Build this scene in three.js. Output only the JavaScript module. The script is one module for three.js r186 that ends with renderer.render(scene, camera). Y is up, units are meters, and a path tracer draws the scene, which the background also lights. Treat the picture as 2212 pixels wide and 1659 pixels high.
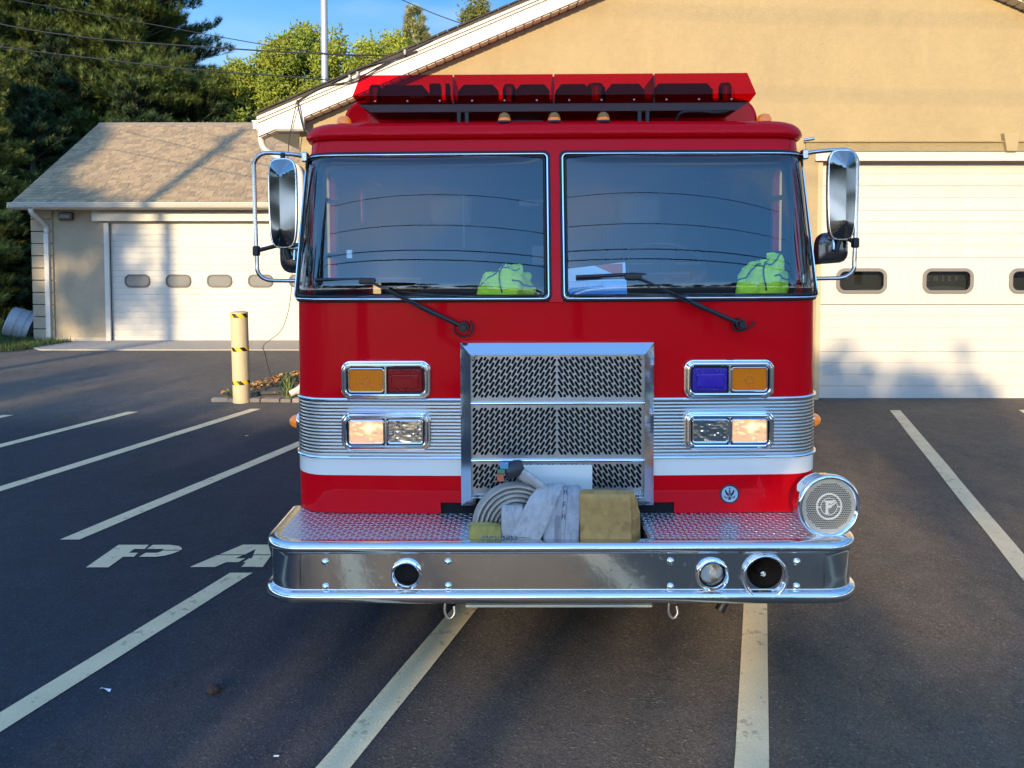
import * as THREE from 'three';
import { RoundedBoxGeometry } from 'three/addons/geometries/RoundedBoxGeometry.js';
import { mergeGeometries, toCreasedNormals } from 'three/addons/utils/BufferGeometryUtils.js';
import { ImprovedNoise } from 'three/addons/math/ImprovedNoise.js';

// ---------------------------------------------------------------- camera, sky, sun, exposure
const scene = new THREE.Scene();
const camera = new THREE.PerspectiveCamera(53.05, 4 / 3, 0.05, 900);
camera.position.set(0, 1.98, 0);
camera.rotation.set(-2.5 * Math.PI / 180, 0, 0);
camera.setViewOffset(2212, 1659, 0, 216.9, 2212, 1659);      // lens shift keeps the verticals nearly upright
const renderer = new THREE.WebGLRenderer({ antialias: true });
renderer.setSize(1024, 768);
renderer.toneMapping = THREE.LinearToneMapping;
renderer.toneMappingExposure = 2.25;
renderer.shadowMap.enabled = true;
const SUN = new THREE.Vector3(-0.31, 0.29, 1.0).normalize();  // towards the low sun, behind the camera and to its left
const sun = new THREE.DirectionalLight(new THREE.Color().setRGB(1.0, 0.77, 0.45), 3.7);
sun.position.copy(SUN).multiplyScalar(120);
sun.castShadow = true;
sun.shadow.mapSize.set(4096, 4096);
Object.assign(sun.shadow.camera, { left: -40, right: 40, top: 40, bottom: -40, near: 1, far: 260 });
scene.add(sun, sun.target);
sun.target.position.set(0, 0, -8);

const perlin = new ImprovedNoise();
function fbm(x, y, z = 0, oct = 4) { let s = 0, a = 0.5; for (let i = 0; i < oct; i++) { s += a * perlin.noise(x, y, z); x *= 2.03; y *= 2.03; z *= 2.03; a *= 0.5; } return s; }
const sstep = (a, b, x) => { const t = Math.min(1, Math.max(0, (x - a) / (b - a))); return t * t * (3 - 2 * t); };
const lerp = (a, b, t) => a + (b - a) * t;
{
  const W = 1024, H = 512, data = new Float32Array(W * H * 4);
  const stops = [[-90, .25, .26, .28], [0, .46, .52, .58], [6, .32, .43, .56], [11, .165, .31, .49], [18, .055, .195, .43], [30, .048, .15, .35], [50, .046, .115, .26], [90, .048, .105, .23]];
  for (let j = 0; j < H; j++) for (let i = 0; i < W; i++) {
    const el = ((j + .5) / H - .5) * 180, az = ((i + .5) / W - .5) * 2 * Math.PI, e = el * Math.PI / 180;
    const d = [Math.cos(e) * Math.cos(az), Math.sin(e), Math.cos(e) * Math.sin(az)];
    let k = 0; while (k < stops.length - 2 && el > stops[k + 1][0]) k++;
    const t = Math.min(1, Math.max(0, (el - stops[k][0]) / (stops[k + 1][0] - stops[k][0]))), c = [1, 2, 3].map(n => lerp(stops[k][n], stops[k + 1][n], t));
    if (el > 0) {
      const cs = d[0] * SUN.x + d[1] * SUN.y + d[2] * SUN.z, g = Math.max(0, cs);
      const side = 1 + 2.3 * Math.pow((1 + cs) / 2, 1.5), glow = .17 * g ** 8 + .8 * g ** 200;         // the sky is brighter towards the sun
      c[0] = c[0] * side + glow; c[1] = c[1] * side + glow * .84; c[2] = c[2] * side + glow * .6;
      const q = 1 / (d[1] + .12), cl = sstep(.08, .5, fbm(d[0] * q * 1.1 + 3, d[2] * q * 2.6 + 9, 4.2, 5) + .12) * .38 * sstep(1, 9, el);   // thin high cirrus
      for (let n = 0; n < 3; n++) c[n] = lerp(c[n], [.44, .49, .56][n] * (1 + .8 * Math.max(0, cs)), cl);
    }
    const o = (j * W + i) * 4; data[o] = c[0]; data[o + 1] = c[1]; data[o + 2] = c[2]; data[o + 3] = 1;
  }
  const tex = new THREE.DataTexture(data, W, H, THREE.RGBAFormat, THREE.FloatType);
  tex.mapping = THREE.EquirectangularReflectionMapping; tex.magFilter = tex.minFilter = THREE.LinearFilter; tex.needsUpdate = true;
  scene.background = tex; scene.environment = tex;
}

// ---------------------------------------------------------------- helpers
function rng(seed) { let a = seed >>> 0; return () => { a = (a + 0x6D2B79F5) >>> 0; let t = Math.imul(a ^ (a >>> 15), 1 | a); t = (t + Math.imul(t ^ (t >>> 7), 61 | t)) ^ t; return ((t ^ (t >>> 14)) >>> 0) / 4294967296; }; }
const taken = new Map();
function numbered(name) { const n = taken.get(name) ?? 0; taken.set(name, n + 1); return n ? `${name}_${String(n).padStart(3, '0')}` : name; }
function tag(o, label, category, group, kind) {
  if (label) o.userData.label = label;
  if (category) o.userData.category = category;
  if (group) o.userData.group = group;
  if (kind) o.userData.kind = kind;
  return o;
}
function thing(name, label, category, pos = [0, 0, 0], group) {
  const o = new THREE.Group(); o.name = numbered(name); o.position.set(...pos); scene.add(o);
  return tag(o, label, category, group);
}
function obj(name, geo, mat, parent = scene) {
  if (Array.isArray(geo)) geo = merge(geo);
  const m = new THREE.Mesh(geo, mat); m.name = parent === scene ? numbered(name) : name; m.castShadow = m.receiveShadow = true; parent.add(m); return m;
}
function struct(name, geo, mat) { return tag(obj(name, geo, mat), null, null, null, 'structure'); }
function merge(list) {
  const clean = list.map(g => { g = g.index ? g.toNonIndexed() : g; for (const k of Object.keys(g.attributes)) if (!['position', 'normal', 'uv'].includes(k)) g.deleteAttribute(k); if (!g.attributes.uv) g.setAttribute('uv', new THREE.BufferAttribute(new Float32Array(g.attributes.position.count * 2), 2)); return g; });
  return clean.length === 1 ? clean[0] : mergeGeometries(clean);
}
const V = (x, y, z) => new THREE.Vector3(x, y, z);
const bx = (w, h, d, x = 0, y = 0, z = 0) => new THREE.BoxGeometry(w, h, d).translate(x, y, z);
const rb = (w, h, d, r, x = 0, y = 0, z = 0, s = 2) => new RoundedBoxGeometry(w, h, d, s, r).translate(x, y, z);
const cyl = (r0, r1, h, n = 24, open = false) => new THREE.CylinderGeometry(r0, r1, h, n, 1, open);
const cylZ = (r0, r1, h, n = 32, open = false) => cyl(r0, r1, h, n, open).rotateX(Math.PI / 2);   // r0 is the end towards +z
const tube = (pts, r, n = 40, k = 8, closed = false) => new THREE.TubeGeometry(new THREE.CatmullRomCurve3(pts.map(p => p.isVector3 ? p : V(...p)), closed, 'catmullrom', .5), n, r, k, closed);
function bar(a, b, r, k = 10) { const A = V(...a), B = V(...b), d = B.clone().sub(A), g = cyl(r, r, d.length(), k); g.applyQuaternion(new THREE.Quaternion().setFromUnitVectors(V(0, 1, 0), d.normalize())); return g.translate((A.x + B.x) / 2, (A.y + B.y) / 2, (A.z + B.z) / 2); }
function lathe(pts, n = 40) { return new THREE.LatheGeometry(pts.map(p => new THREE.Vector2(...p)), n); }
function rrShape(w, h, r, cx = 0, cy = 0, hole = false) {
  const s = hole ? new THREE.Path() : new THREE.Shape(), x = cx - w / 2, y = cy - h / 2; r = Math.min(r, w / 2, h / 2);
  s.moveTo(x + r, y); s.lineTo(x + w - r, y); s.absarc(x + w - r, y + r, r, -Math.PI / 2, 0); s.lineTo(x + w, y + h - r); s.absarc(x + w - r, y + h - r, r, 0, Math.PI / 2);
  s.lineTo(x + r, y + h); s.absarc(x + r, y + h - r, r, Math.PI / 2, Math.PI); s.lineTo(x, y + r); s.absarc(x + r, y + r, r, Math.PI, 1.5 * Math.PI); return s;
}
function ext(shape, depth, bevel = 0, seg = 2, curve = 8) {
  return new THREE.ExtrudeGeometry(shape, { depth: Math.max(depth - 2 * bevel, .0001), bevelEnabled: bevel > 0, bevelSize: bevel, bevelThickness: bevel, bevelSegments: seg, bevelOffset: -bevel, curveSegments: curve }).translate(0, 0, bevel);
}
const poly = pts => { const s = new THREE.Shape(); pts.forEach((p, i) => i ? s.lineTo(...p) : s.moveTo(...p)); s.closePath(); return s; };
function grid(nu, nv, fn) {                                           // fn(u, v) -> [x, y, z] with u, v in 0..1
  const p = [], uv = [], ix = [];
  for (let j = 0; j <= nv; j++) for (let i = 0; i <= nu; i++) { p.push(...fn(i / nu, j / nv)); uv.push(i / nu, j / nv); }
  for (let j = 0; j < nv; j++) for (let i = 0; i < nu; i++) { const a = j * (nu + 1) + i, b = a + 1, c = a + nu + 1, d = c + 1; ix.push(a, b, d, a, d, c); }
  const g = new THREE.BufferGeometry(); g.setAttribute('position', new THREE.Float32BufferAttribute(p, 3)); g.setAttribute('uv', new THREE.Float32BufferAttribute(uv, 2)); g.setIndex(ix); g.computeVertexNormals(); return g;
}
function band(pts, acrossDirs, width, thick, n = 60, bulge = 0) {       // a flattened hose: a rounded strip swept along a path
  const c = new THREE.CatmullRomCurve3(pts.map(p => V(...p)), false, 'catmullrom', .5), hw = width / 2, ht = thick / 2;
  const prof = [[-hw, 0], [-hw + ht * .4, ht * .8], [-hw + ht * 1.2, ht], [0, ht + bulge], [hw - ht * 1.2, ht], [hw - ht * .4, ht * .8], [hw, 0], [hw - ht * .4, -ht * .8], [0, -ht - bulge], [-hw + ht * .4, -ht * .8]];
  const A = acrossDirs.map(a => V(...a)), k = prof.length, p = [], uv = [], ix = []; let L = 0, prev = null;
  for (let i = 0; i <= n; i++) {
    const t = i / n, P = c.getPoint(t), T = c.getTangent(t), f = t * (A.length - 1), a0 = Math.min(A.length - 1, Math.floor(f)), a1 = Math.min(A.length - 1, a0 + 1);
    const ac = A[a0].clone().lerp(A[a1], f - a0); ac.addScaledVector(T, -ac.dot(T)).normalize(); const nn = V(0, 0, 0).crossVectors(T, ac).normalize();
    if (prev) L += P.distanceTo(prev); prev = P;
    for (let j = 0; j <= k; j++) { const q0 = prof[j % k], wr = fbm(P.x * 9 + q0[0] * 14, P.y * 16, P.z * 9 + 3, 3) * Math.min(.010, thick * .55), q = [q0[0] * (1 + .05 * fbm(P.y * 11, P.x * 7, 2)), q0[1] + wr]; p.push(P.x + ac.x * q[0] + nn.x * q[1], P.y + ac.y * q[0] + nn.y * q[1], P.z + ac.z * q[0] + nn.z * q[1]); uv.push(q[0] / width + .5, L); }
  }
  for (let i = 0; i < n; i++) for (let j = 0; j < k; j++) { const a = i * (k + 1) + j, b = a + 1, d = a + k + 1, e = d + 1; ix.push(a, b, e, a, e, d); }
  for (const [r, s] of [[0, 1], [n, -1]]) for (let j = 1; j < k - 1; j++) { const a = r * (k + 1); s > 0 ? ix.push(a, a + j + 1, a + j) : ix.push(a, a + j, a + j + 1); }
  const g = new THREE.BufferGeometry(); g.setAttribute('position', new THREE.Float32BufferAttribute(p, 3)); g.setAttribute('uv', new THREE.Float32BufferAttribute(uv, 2)); g.setIndex(ix); g.computeVertexNormals(); return g;
}

// ---------------------------------------------------------------- textures and materials
function tile(size, fn, srgb = false) {                               // fn(u, v, i, j) -> [r, g, b] 0..1
  const d = new Uint8Array(size * size * 4);
  for (let j = 0; j < size; j++) for (let i = 0; i < size; i++) { const c = fn(i / size, j / size, i, j), o = (j * size + i) * 4; for (let k = 0; k < 3; k++) d[o + k] = Math.max(0, Math.min(255, (c[k] ?? c[0]) * 255)); d[o + 3] = 255; }
  const t = new THREE.DataTexture(d, size, size, THREE.RGBAFormat, THREE.UnsignedByteType); t.wrapS = t.wrapT = THREE.RepeatWrapping; t.magFilter = t.minFilter = THREE.LinearFilter; if (srgb) t.colorSpace = THREE.SRGBColorSpace; t.needsUpdate = true; return t;
}
function lattice(n, seed) { const r = rng(seed), a = new Float32Array(n * n); for (let i = 0; i < a.length; i++) a[i] = r(); return (u, v) => { u = (u % 1 + 1) % 1 * n; v = (v % 1 + 1) % 1 * n; const i = Math.floor(u), j = Math.floor(v), f = u - i, g = v - j, s = f * f * (3 - 2 * f), t = g * g * (3 - 2 * g), at = (x, y) => a[(y % n) * n + x % n]; return lerp(lerp(at(i, j), at(i + 1, j), s), lerp(at(i, j + 1), at(i + 1, j + 1), s), t); }; }
function tnoise(seed, base = 4, oct = 5) { const L = []; for (let k = 0; k < oct; k++) L.push(lattice(base << k, seed + k * 7)); return (u, v) => { let s = 0, a = .5, n = 0; for (const l of L) { s += a * l(u, v); n += a; a *= .55; } return s / n; }; }
function canvasTex(w, h, draw) { const c = document.createElement('canvas'); c.width = w; c.height = h; draw(c.getContext('2d'), w, h); const t = new THREE.CanvasTexture(c); t.colorSpace = THREE.SRGBColorSpace; t.anisotropy = 8; return t; }
const rgb = (r, g, b) => new THREE.Color().setRGB(r, g, b);
function M(color, roughness, o = {}) { return new THREE.MeshPhysicalMaterial({ color: Array.isArray(color) ? rgb(...color) : color, roughness, side: THREE.DoubleSide, ...o }); }
function rep(t, x, y) { const c = t.clone(); c.repeat.set(x, y); c.needsUpdate = true; return c; }

const nA = tnoise(11, 8, 6), nB = tnoise(23, 16, 5), nC = tnoise(37, 64, 3), nD = tnoise(5, 4, 6);
const asphaltPix = (() => { const l = lattice(340, 3), l2 = lattice(200, 9), l3 = lattice(128, 77); return (u, v) => { const s = l(u, v), s2 = l2(u, v), g = .5 * s + .5 * s2; let c = .62 + .5 * (g - .5) + .22 * (nB(u, v) - .5); if (s > .9) c += 1.5 * (s - .9) / .1; if (s2 > .9) c += 2.0 * (s2 - .9) / .1; if (l3(u, v) < .1) c -= .12; c -= .1; return c; }; })();
const asphaltMap = tile(1024, (u, v) => { const c = asphaltPix(u, v), w = nA(u + .3, v); return [c * (.98 + .1 * (w - .5)), c * .985, c * (.985 - .1 * (w - .5))]; });
const asphaltBump = tile(1024, (u, v) => [asphaltPix(u, v) * .6 + .1]);
const fineBump = tile(512, (u, v) => [nC(u, v) * .6 + nB(u, v) * .4]);
const stuccoMap = tile(1024, (u, v) => { const c = .93 + .16 * (nD(u, v) - .5) + .10 * (nC(u, v) - .5) + .12 * (nA(u * 2, v * .5) - .5); return [c, c * .995, c * .985]; });
const stuccoBump = tile(1024, (u, v) => [.6 * nC(u * 2, v * 2) + .4 * nB(u, v)]);
const waveBump = tile(512, (u, v) => [nD(u, v)]);
const streakMap = tile(512, (u, v) => { const c = .96 + .10 * (nB(u, v * .06) - .5) + .05 * (nA(u, v) - .5); return [c, c, c * .99]; });
const scratch = tile(1024, (u, v) => { const a = nC(u * .3, v * 1.0), b = nB(u, v); return [.5, .35 + .5 * b * a + .25 * (nA(u, v) > .62 ? 1 : 0), 0]; });
const clothBump = tile(512, (u, v) => [.5 + .5 * Math.sin(u * 512 * Math.PI / 3) * .5 + .5 * Math.sin(v * 512 * Math.PI / 3) * .5]);

const mt = {
  red: M([.72, .001, .007], .5, { specularIntensity: .05, clearcoat: .28, clearcoatRoughness: .03, bumpMap: rep(waveBump, 2, 1), bumpScale: .0006 }),
  white: M([.88, .81, .71], .35, { clearcoat: .6, clearcoatRoughness: .1 }),
  chrome: M([.86, .87, .88], .07, { metalness: 1 }),
  mirrorShell: M([.22, .23, .235], .08, { metalness: 1 }),
  steel: M([.72, .72, .71], .2, { metalness: 1, bumpMap: rep(waveBump, 3, 1), bumpScale: .0012 }),
  bumper: M([.70, .70, .69], 1, { metalness: 1, roughnessMap: rep(tile(512, (u, v) => { const s = .10 + .09 * nA(u, v) + (nC(u * .5, v * .5) > .74 ? .10 : 0); return [0, s, 0]; }), 3, 1), bumpMap: rep(waveBump, 4, 1), bumpScale: .0016 }),
  brushed: M([.44, .44, .43], .3, { metalness: 1 }),
  plate: M([.64, .64, .65], .34, { metalness: 1 }),
  black: M([.008, .008, .009], .45),
  void: M([.003, .003, .003], .9),
  rubber: M([.012, .012, .013], .6),
  darkPlastic: M([.03, .03, .033], .35),
  interior: M([.012, .013, .015], .75, { specularIntensity: .3 }),
  interiorGrey: M([.045, .05, .055], .8, { specularIntensity: .3 }),
  glass: M([.88, .94, .95], .0, { transmission: 1, thickness: 0, ior: 1.85 }),
  sideGlass: M([.85, .9, .9], .0, { transmission: 1, thickness: 0, ior: 1.5 }),
  cream: M([.74, .70, .60], .5),
  screw: M([.6, .6, .6], .3, { metalness: 1 }),
};
const lensRed = M([.74, .002, .014], .02, { transmission: 1, thickness: 0, ior: 1.4, specularIntensity: .35 });
// ---------------------------------------------------------------- ground
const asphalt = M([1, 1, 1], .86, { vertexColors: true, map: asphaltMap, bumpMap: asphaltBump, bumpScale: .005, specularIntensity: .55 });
{
  const ax = [], az = [];
  for (let i = -46; i <= 46; i++) { const t = i / 46; ax.push(Math.sign(t) * (Math.abs(t) * 14 + Math.pow(Math.abs(t), 9) * 380)); az.push(-6 + Math.sign(t) * (Math.abs(t) * 14 + Math.pow(Math.abs(t), 9) * 380)); }
  const p = [], uv = [], col = [], ix = [], n = ax.length;
  for (const z of az) for (const x of ax) {
    p.push(x, 0, z); uv.push(x / 1.6, z / 1.6);
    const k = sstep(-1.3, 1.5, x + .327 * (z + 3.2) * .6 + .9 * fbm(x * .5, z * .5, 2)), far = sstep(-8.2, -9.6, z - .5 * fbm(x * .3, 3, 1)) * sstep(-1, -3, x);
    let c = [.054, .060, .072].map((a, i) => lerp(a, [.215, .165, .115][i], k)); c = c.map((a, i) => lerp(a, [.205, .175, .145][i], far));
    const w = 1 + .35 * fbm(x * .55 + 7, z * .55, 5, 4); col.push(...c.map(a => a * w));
  }
  for (let j = 0; j < n - 1; j++) for (let i = 0; i < n - 1; i++) { const a = j * n + i, b = a + 1, c = a + n, d = c + 1; ix.push(a, c, b, b, c, d); }
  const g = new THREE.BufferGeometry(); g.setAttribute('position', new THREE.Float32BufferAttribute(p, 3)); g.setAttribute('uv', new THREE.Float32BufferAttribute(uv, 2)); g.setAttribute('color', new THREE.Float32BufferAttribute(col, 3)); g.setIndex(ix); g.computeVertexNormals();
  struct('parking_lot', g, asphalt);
}
// concrete apron before the left garage
{
  const m = M([.36, .33, .28], .9, { map: rep(stuccoMap, 3, 1), bumpMap: rep(stuccoBump, 6, 2), bumpScale: .004 });
  struct('concrete_apron', ext(poly([[-9.3, 15.1], [-2.6, 15.1], [-2.6, 17], [-10.2, 17], [-10.2, 15.9]]), .03, .006).rotateX(-Math.PI / 2).translate(0, -.006, 0), m);
}
// painted lines: all run the same slanted way across the lot
const SL = .327;
const paintMap = tile(1024, (u, v) => { const c = asphaltPix(u, v), wear = nB(u * 2, v * 2) * .6 + nC(u, v) * .4; const k = 1 - .38 * sstep(.60, .72, wear), w = k * (.9 + .25 * (nA(u, v) - .5) + .22 * (c - .62)); return [w, w, w * .98]; });
const paint = M([.80, .63, .37], .8, { map: paintMap, bumpMap: asphaltBump, bumpScale: .003 });
function flat(shape, y) { const g = new THREE.ShapeGeometry(shape, 6).rotateX(-Math.PI / 2).translate(0, y, 0), p = g.attributes.position, uv = []; for (let i = 0; i < p.count; i++) uv.push(p.getX(i) / 1.6, p.getZ(i) / 1.6); g.setAttribute('uv', new THREE.Float32BufferAttribute(uv, 2)); return g; }
function line(x0, d0, d1, label, w = .134) {
  const r = rng(Math.floor(900 + x0 * 40)), L = [], R = [], n = 14;
  for (let i = 0; i <= n; i++) { const d = lerp(d0, d1, i / n), x = x0 + SL * d; L.push([x - w / 2 + (r() - .5) * .008, d]); R.unshift([x + w / 2 + (r() - .5) * .008, d]); }
  tag(obj('parking_line', flat(poly([...L, ...R]), .004), paint), label, 'road marking', 'painted lines on the parking lot');
}
line(-.02, 1.2, 9.4, 'yellow painted line leading out from under the bumper beneath the siren horn');
line(-1.62, 1.2, 9.4, 'slanted painted line emerging under the bumper between the two tow hooks');
line(1.65, 1.2, 9.42, 'slanted painted line beyond the round speaker, starting before the tall garage door');
line(-3.175, 1.2, 4.634, 'worn slanted painted line ending just below the painted letter A');
line(-4.717, 5.175, 9.4, 'slanted painted line ending just above the painted letter P');
line(-6.30, 2.6, 9.51, 'long slanted painted line pointing at the foot of the bollard');
line(-7.69, 3.2, 9.334, 'slanted painted line two spaces over from the letter P');
line(-9.03, 4.5, 9.15, 'stub of a painted line at the photo edge below the grass');
line(3.25, 2, 9.44, 'painted line end before the tall garage door at the edge of the photo');
// stencilled letters (the photo shows P and A, the rest is behind the bumper)
function letter(name, label, shapes, x, d) { const g = merge(shapes.map(s => flat(poly(s), .0045))).translate(x, 0, -d); tag(obj(name, g, paint), label, 'road marking', 'stencilled letters on the lot'); }
letter('painted_letter', 'white stencilled letter P on the asphalt', [
  [[0, 0], [.14, 0], [.148, .165], [.218, .165], [.212, .23], [.152, .23], [.156, .295], [.225, .295], [.218, .367], [.015, .367]],
  [[.247, .367], [.36, .367], [.43, .345], [.465, .31], [.475, .28], [.36, .28], [.345, .295], [.238, .295]],
  [[.355, .268], [.472, .268], [.45, .225], [.41, .185], [.36, .165], [.25, .165], [.262, .23], [.335, .23], [.352, .25]]], -2.655, 4.713);
letter('painted_letter', 'white stencilled letter A on the asphalt beside the bumper', [
  [[0, 0], [.155, 0], [.20, .075], [.275, .075], [.30, .135], [.235, .135], [.265, .185], [.10, .185]],
  [[.11, .198], [.275, .198], [.315, .29], [.33, .198], [.445, .198], [.375, .365], [.205, .365]],
  [[.32, 0], [.455, 0], [.45, .185], [.335, .185], [.34, .135], [.325, .135], [.305, .075], [.325, .075]]], -2.01, 4.718);
letter('painted_letter', 'bottom stroke of a white painted letter cut off at the photo edge', [[[-.35, 0], [0, 0], [.02, .05], [-.35, .05]]], -3.27, 4.70);

// ---------------------------------------------------------------- small litter on the asphalt
{
  const r = rng(77), g = new THREE.IcosahedronGeometry(.026, 2), p = g.attributes.position;
  for (let i = 0; i < p.count; i++) { const v = V(p.getX(i), p.getY(i), p.getZ(i)), k = 1 + .5 * fbm(v.x * 60, v.y * 60, v.z * 60, 3); p.setXYZ(i, v.x * k * 1.15, v.y * k * .7, v.z * k); }
  g.computeVertexNormals(); const o = obj('dry_leaf_ball', g, M([.016, .009, .008], .8)); o.position.set(-1.334, .018, -3.36); tag(o, 'dark brown crumpled leaf lump lying on the asphalt', 'debris');
  const s = obj('paper_scrap', grid(6, 2, (u, v) => [(u - .5) * .052, .003 + .006 * Math.sin(u * 5) * v, (v - .5) * .012 + .012 * (u - .5)]), M([.8, .8, .8], .8)); s.position.set(-1.83, .003, -3.38); tag(s, 'white scrap of paper on the shaded asphalt', 'litter');
  const k = obj('paper_scrap', grid(3, 2, (u, v) => [(u - .5) * .02, .004, (v - .5) * .01]), s.material); k.position.set(-.92, .003, -2.92); tag(k, 'tiny white crumb beside the lower end of the slanted line', 'litter');
  const q = obj('paper_scrap', grid(3, 2, (u, v) => [(u - .5) * .035, .004 + .004 * u, (v - .5) * .03]), M([.5, .36, .26], .8)); q.position.set(-2.82, .003, -8.1); tag(q, 'small tan leaf scrap between the bollard and the truck', 'litter');
}

// ---------------------------------------------------------------- grass by the left garage
{
  const r = rng(5), one = mergeGeometries(Array.from({ length: 7 }, () => { const a = r() * 6.28, x = (r() - .5) * .06, z = (r() - .5) * .06, h = .03 + r() * .06, lx = (r() - .5) * .06, lz = (r() - .5) * .06, w = .005; const g = new THREE.BufferGeometry(); g.setAttribute('position', new THREE.Float32BufferAttribute([x - w * Math.cos(a), 0, z - w * Math.sin(a), x + w * Math.cos(a), 0, z + w * Math.sin(a), x + lx, h, z + lz], 3)); g.setAttribute('uv', new THREE.Float32BufferAttribute([0, 0, 1, 0, .5, 1], 2)); g.computeVertexNormals(); return g; }));
  const spots = [];
  while (spots.length < 5200) { const x = -14 + r() * 4.6, d = 14.7 + r() * 5; if (d < 14.9 - (x + 10) * .12 || x > -10.3 && (d > 16.4 || x > -9.55 - (15.5 - d) * .2)) continue; spots.push([x, .012, -d, r() * 6.28, .7 + r() * 1.1]); }
  const im = new THREE.InstancedMesh(one, M([.6, .6, .6], .85), spots.length), mm = new THREE.Matrix4(), c = new THREE.Color();
  spots.forEach((s, i) => { mm.makeRotationY(s[3]).scale(V(s[4], s[4], s[4])).setPosition(s[0], s[1], s[2]); im.setMatrixAt(i, mm); im.setColorAt(i, c.setRGB(.05 + r() * .05, .10 + r() * .06, .025)); });
  im.name = 'grass'; tag(im, 'short green grass beside the left garage corner', 'grass', null, 'stuff'); im.castShadow = im.receiveShadow = true; scene.add(im);
  struct('lawn_soil', flat(poly([[-30, 14.9], [-10.2, 14.75], [-9.6, 15.05], [-9.95, 16.0], [-10.25, 16.4], [-10.25, 40], [-60, 40], [-60, 14.9]]), .008), M([.05, .06, .025], .95, { bumpMap: fineBump, bumpScale: .02 }));
}

// ---------------------------------------------------------------- island with bollard
{
  const pts = [[-3.98, 9.96], [-2.72, 9.94], [-2.72, 12.6], [-3.05, 12.5], [-3.45, 11.9], [-3.72, 11.0], [-3.86, 10.4]];
  const r = rng(31), g = grid(40, 50, (u, v) => { const d = lerp(9.98, 12.5, v), xl = d < 10.4 ? lerp(-3.95, -3.84, (d - 9.98) / .42) : d < 11.9 ? lerp(-3.84, -3.45, (d - 10.4) / 1.5) : lerp(-3.45, -3.0, (d - 11.9) / .6), x = lerp(xl, -2.75, u), e = Math.min(1, Math.min(u, v, 1 - v) * 8); return [x, .006 + e * (.045 + .05 * fbm(x * 4, d * 4, 1)), -d]; });
  struct('island_soil', g, M([.19, .145, .09], .95, { map: rep(stuccoMap, 2, 4), bumpMap: rep(fineBump, 3, 5), bumpScale: .03 }));
  const leaf = grid(3, 2, (u, v) => [(u - .5) * .07, .02 * Math.sin(u * 3.1) + .012 * Math.abs(v - .5), (v - .5) * .045 * Math.sin(u * 3.1 + .05)]);
  const im = new THREE.InstancedMesh(leaf, M([1, 1, 1], .8), 620), mm = new THREE.Matrix4(), c = new THREE.Color(), e = new THREE.Euler(), qt = new THREE.Quaternion();
  for (let i = 0; i < 620; i++) {
    const d = 10.0 + 2.4 * Math.sqrt(r()), edge = r() < .62; const xl = d < 10.4 ? -3.86 : lerp(-3.82, -3.05, (d - 10.4) / 2.1), x = edge ? xl + r() * r() * .35 : xl + r() * (-2.75 - xl);
    const s = .5 + r() * 1.0; e.set((r() - .5) * 1.4, r() * 6.28, (r() - .5) * 1.4); mm.compose(V(x, .055 + r() * .05, -d), qt.setFromEuler(e), V(s, s, s)); im.setMatrixAt(i, mm);
    const k = r(); im.setColorAt(i, k < .6 ? c.setRGB(.42, .26, .10) : k < .85 ? c.setRGB(.34, .15, .05) : c.setRGB(.22, .16, .08));
  }
  im.name = 'fallen_leaves'; tag(im, 'dry tan and orange leaves gathered along the island edge', 'leaf litter', null, 'stuff'); im.castShadow = im.receiveShadow = true; scene.add(im);
  const wl = grid(2, 3, (u, v) => [(u - .5) * .03 * Math.sin(v * 2.9 + .2), v * .16, .05 * v * v]);
  const weed = (x, d, n, h, label) => { const parts = []; for (let i = 0; i < n; i++) { const q = wl.clone().rotateX((r() - .2) * .9).rotateY(r() * 6.28).scale(1, h * (.6 + r() * .7), 1).translate((r() - .5) * .1, r() * .05, (r() - .5) * .1); parts.push(q); } const o = thing('weed', label, 'weed', [x, .04, -d]); obj('foliage', parts, M([.11, .15, .05], .8), o); obj('stem', [bar([0, -.03, 0], [.01, .1 * h, 0], .006)], M([.16, .14, .07], .8), o); };
  weed(-2.95, 10.05, 46, 1.5, 'tallest green weed growing at the island edge by the truck');
  weed(-3.18, 10.75, 24, .9, 'small green weed in the middle of the dirt island');
  weed(-3.72, 10.08, 22, .6, 'low green weed tuft just outside the bollard');
  weed(-3.3, 11.2, 18, .8, 'sparse green weed near the dry leaves');
  const slab = obj('drain_cover', rb(.44, .05, .3, .012), M([.03, .033, .038], .6)); slab.position.set(-3.2, .075, -10.35); slab.rotation.y = .2; tag(slab, 'flat black cover lying on the island beside the bollard', 'cover');
  const stone = M([.34, .30, .26], .9, { bumpMap: fineBump, bumpScale: .01 }), stoneDark = M([.22, .20, .18], .9, { bumpMap: fineBump, bumpScale: .01 });
  const edge = thing('island_edging', 'row of flat pale edging stones along the front of the dirt island', 'edging', [0, 0, 0]);
  let x = -3.93; while (x < -2.75) { const w = .12 + r() * .16, s = obj('stone', rb(w - .012, .05 + r() * .02, .1 + r() * .05, .014), r() < .5 ? stone : stoneDark, edge); s.position.set(x + w / 2, .016, -9.98 - r() * .03); s.rotation.y = (r() - .5) * .15; x += w; }
}
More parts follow.
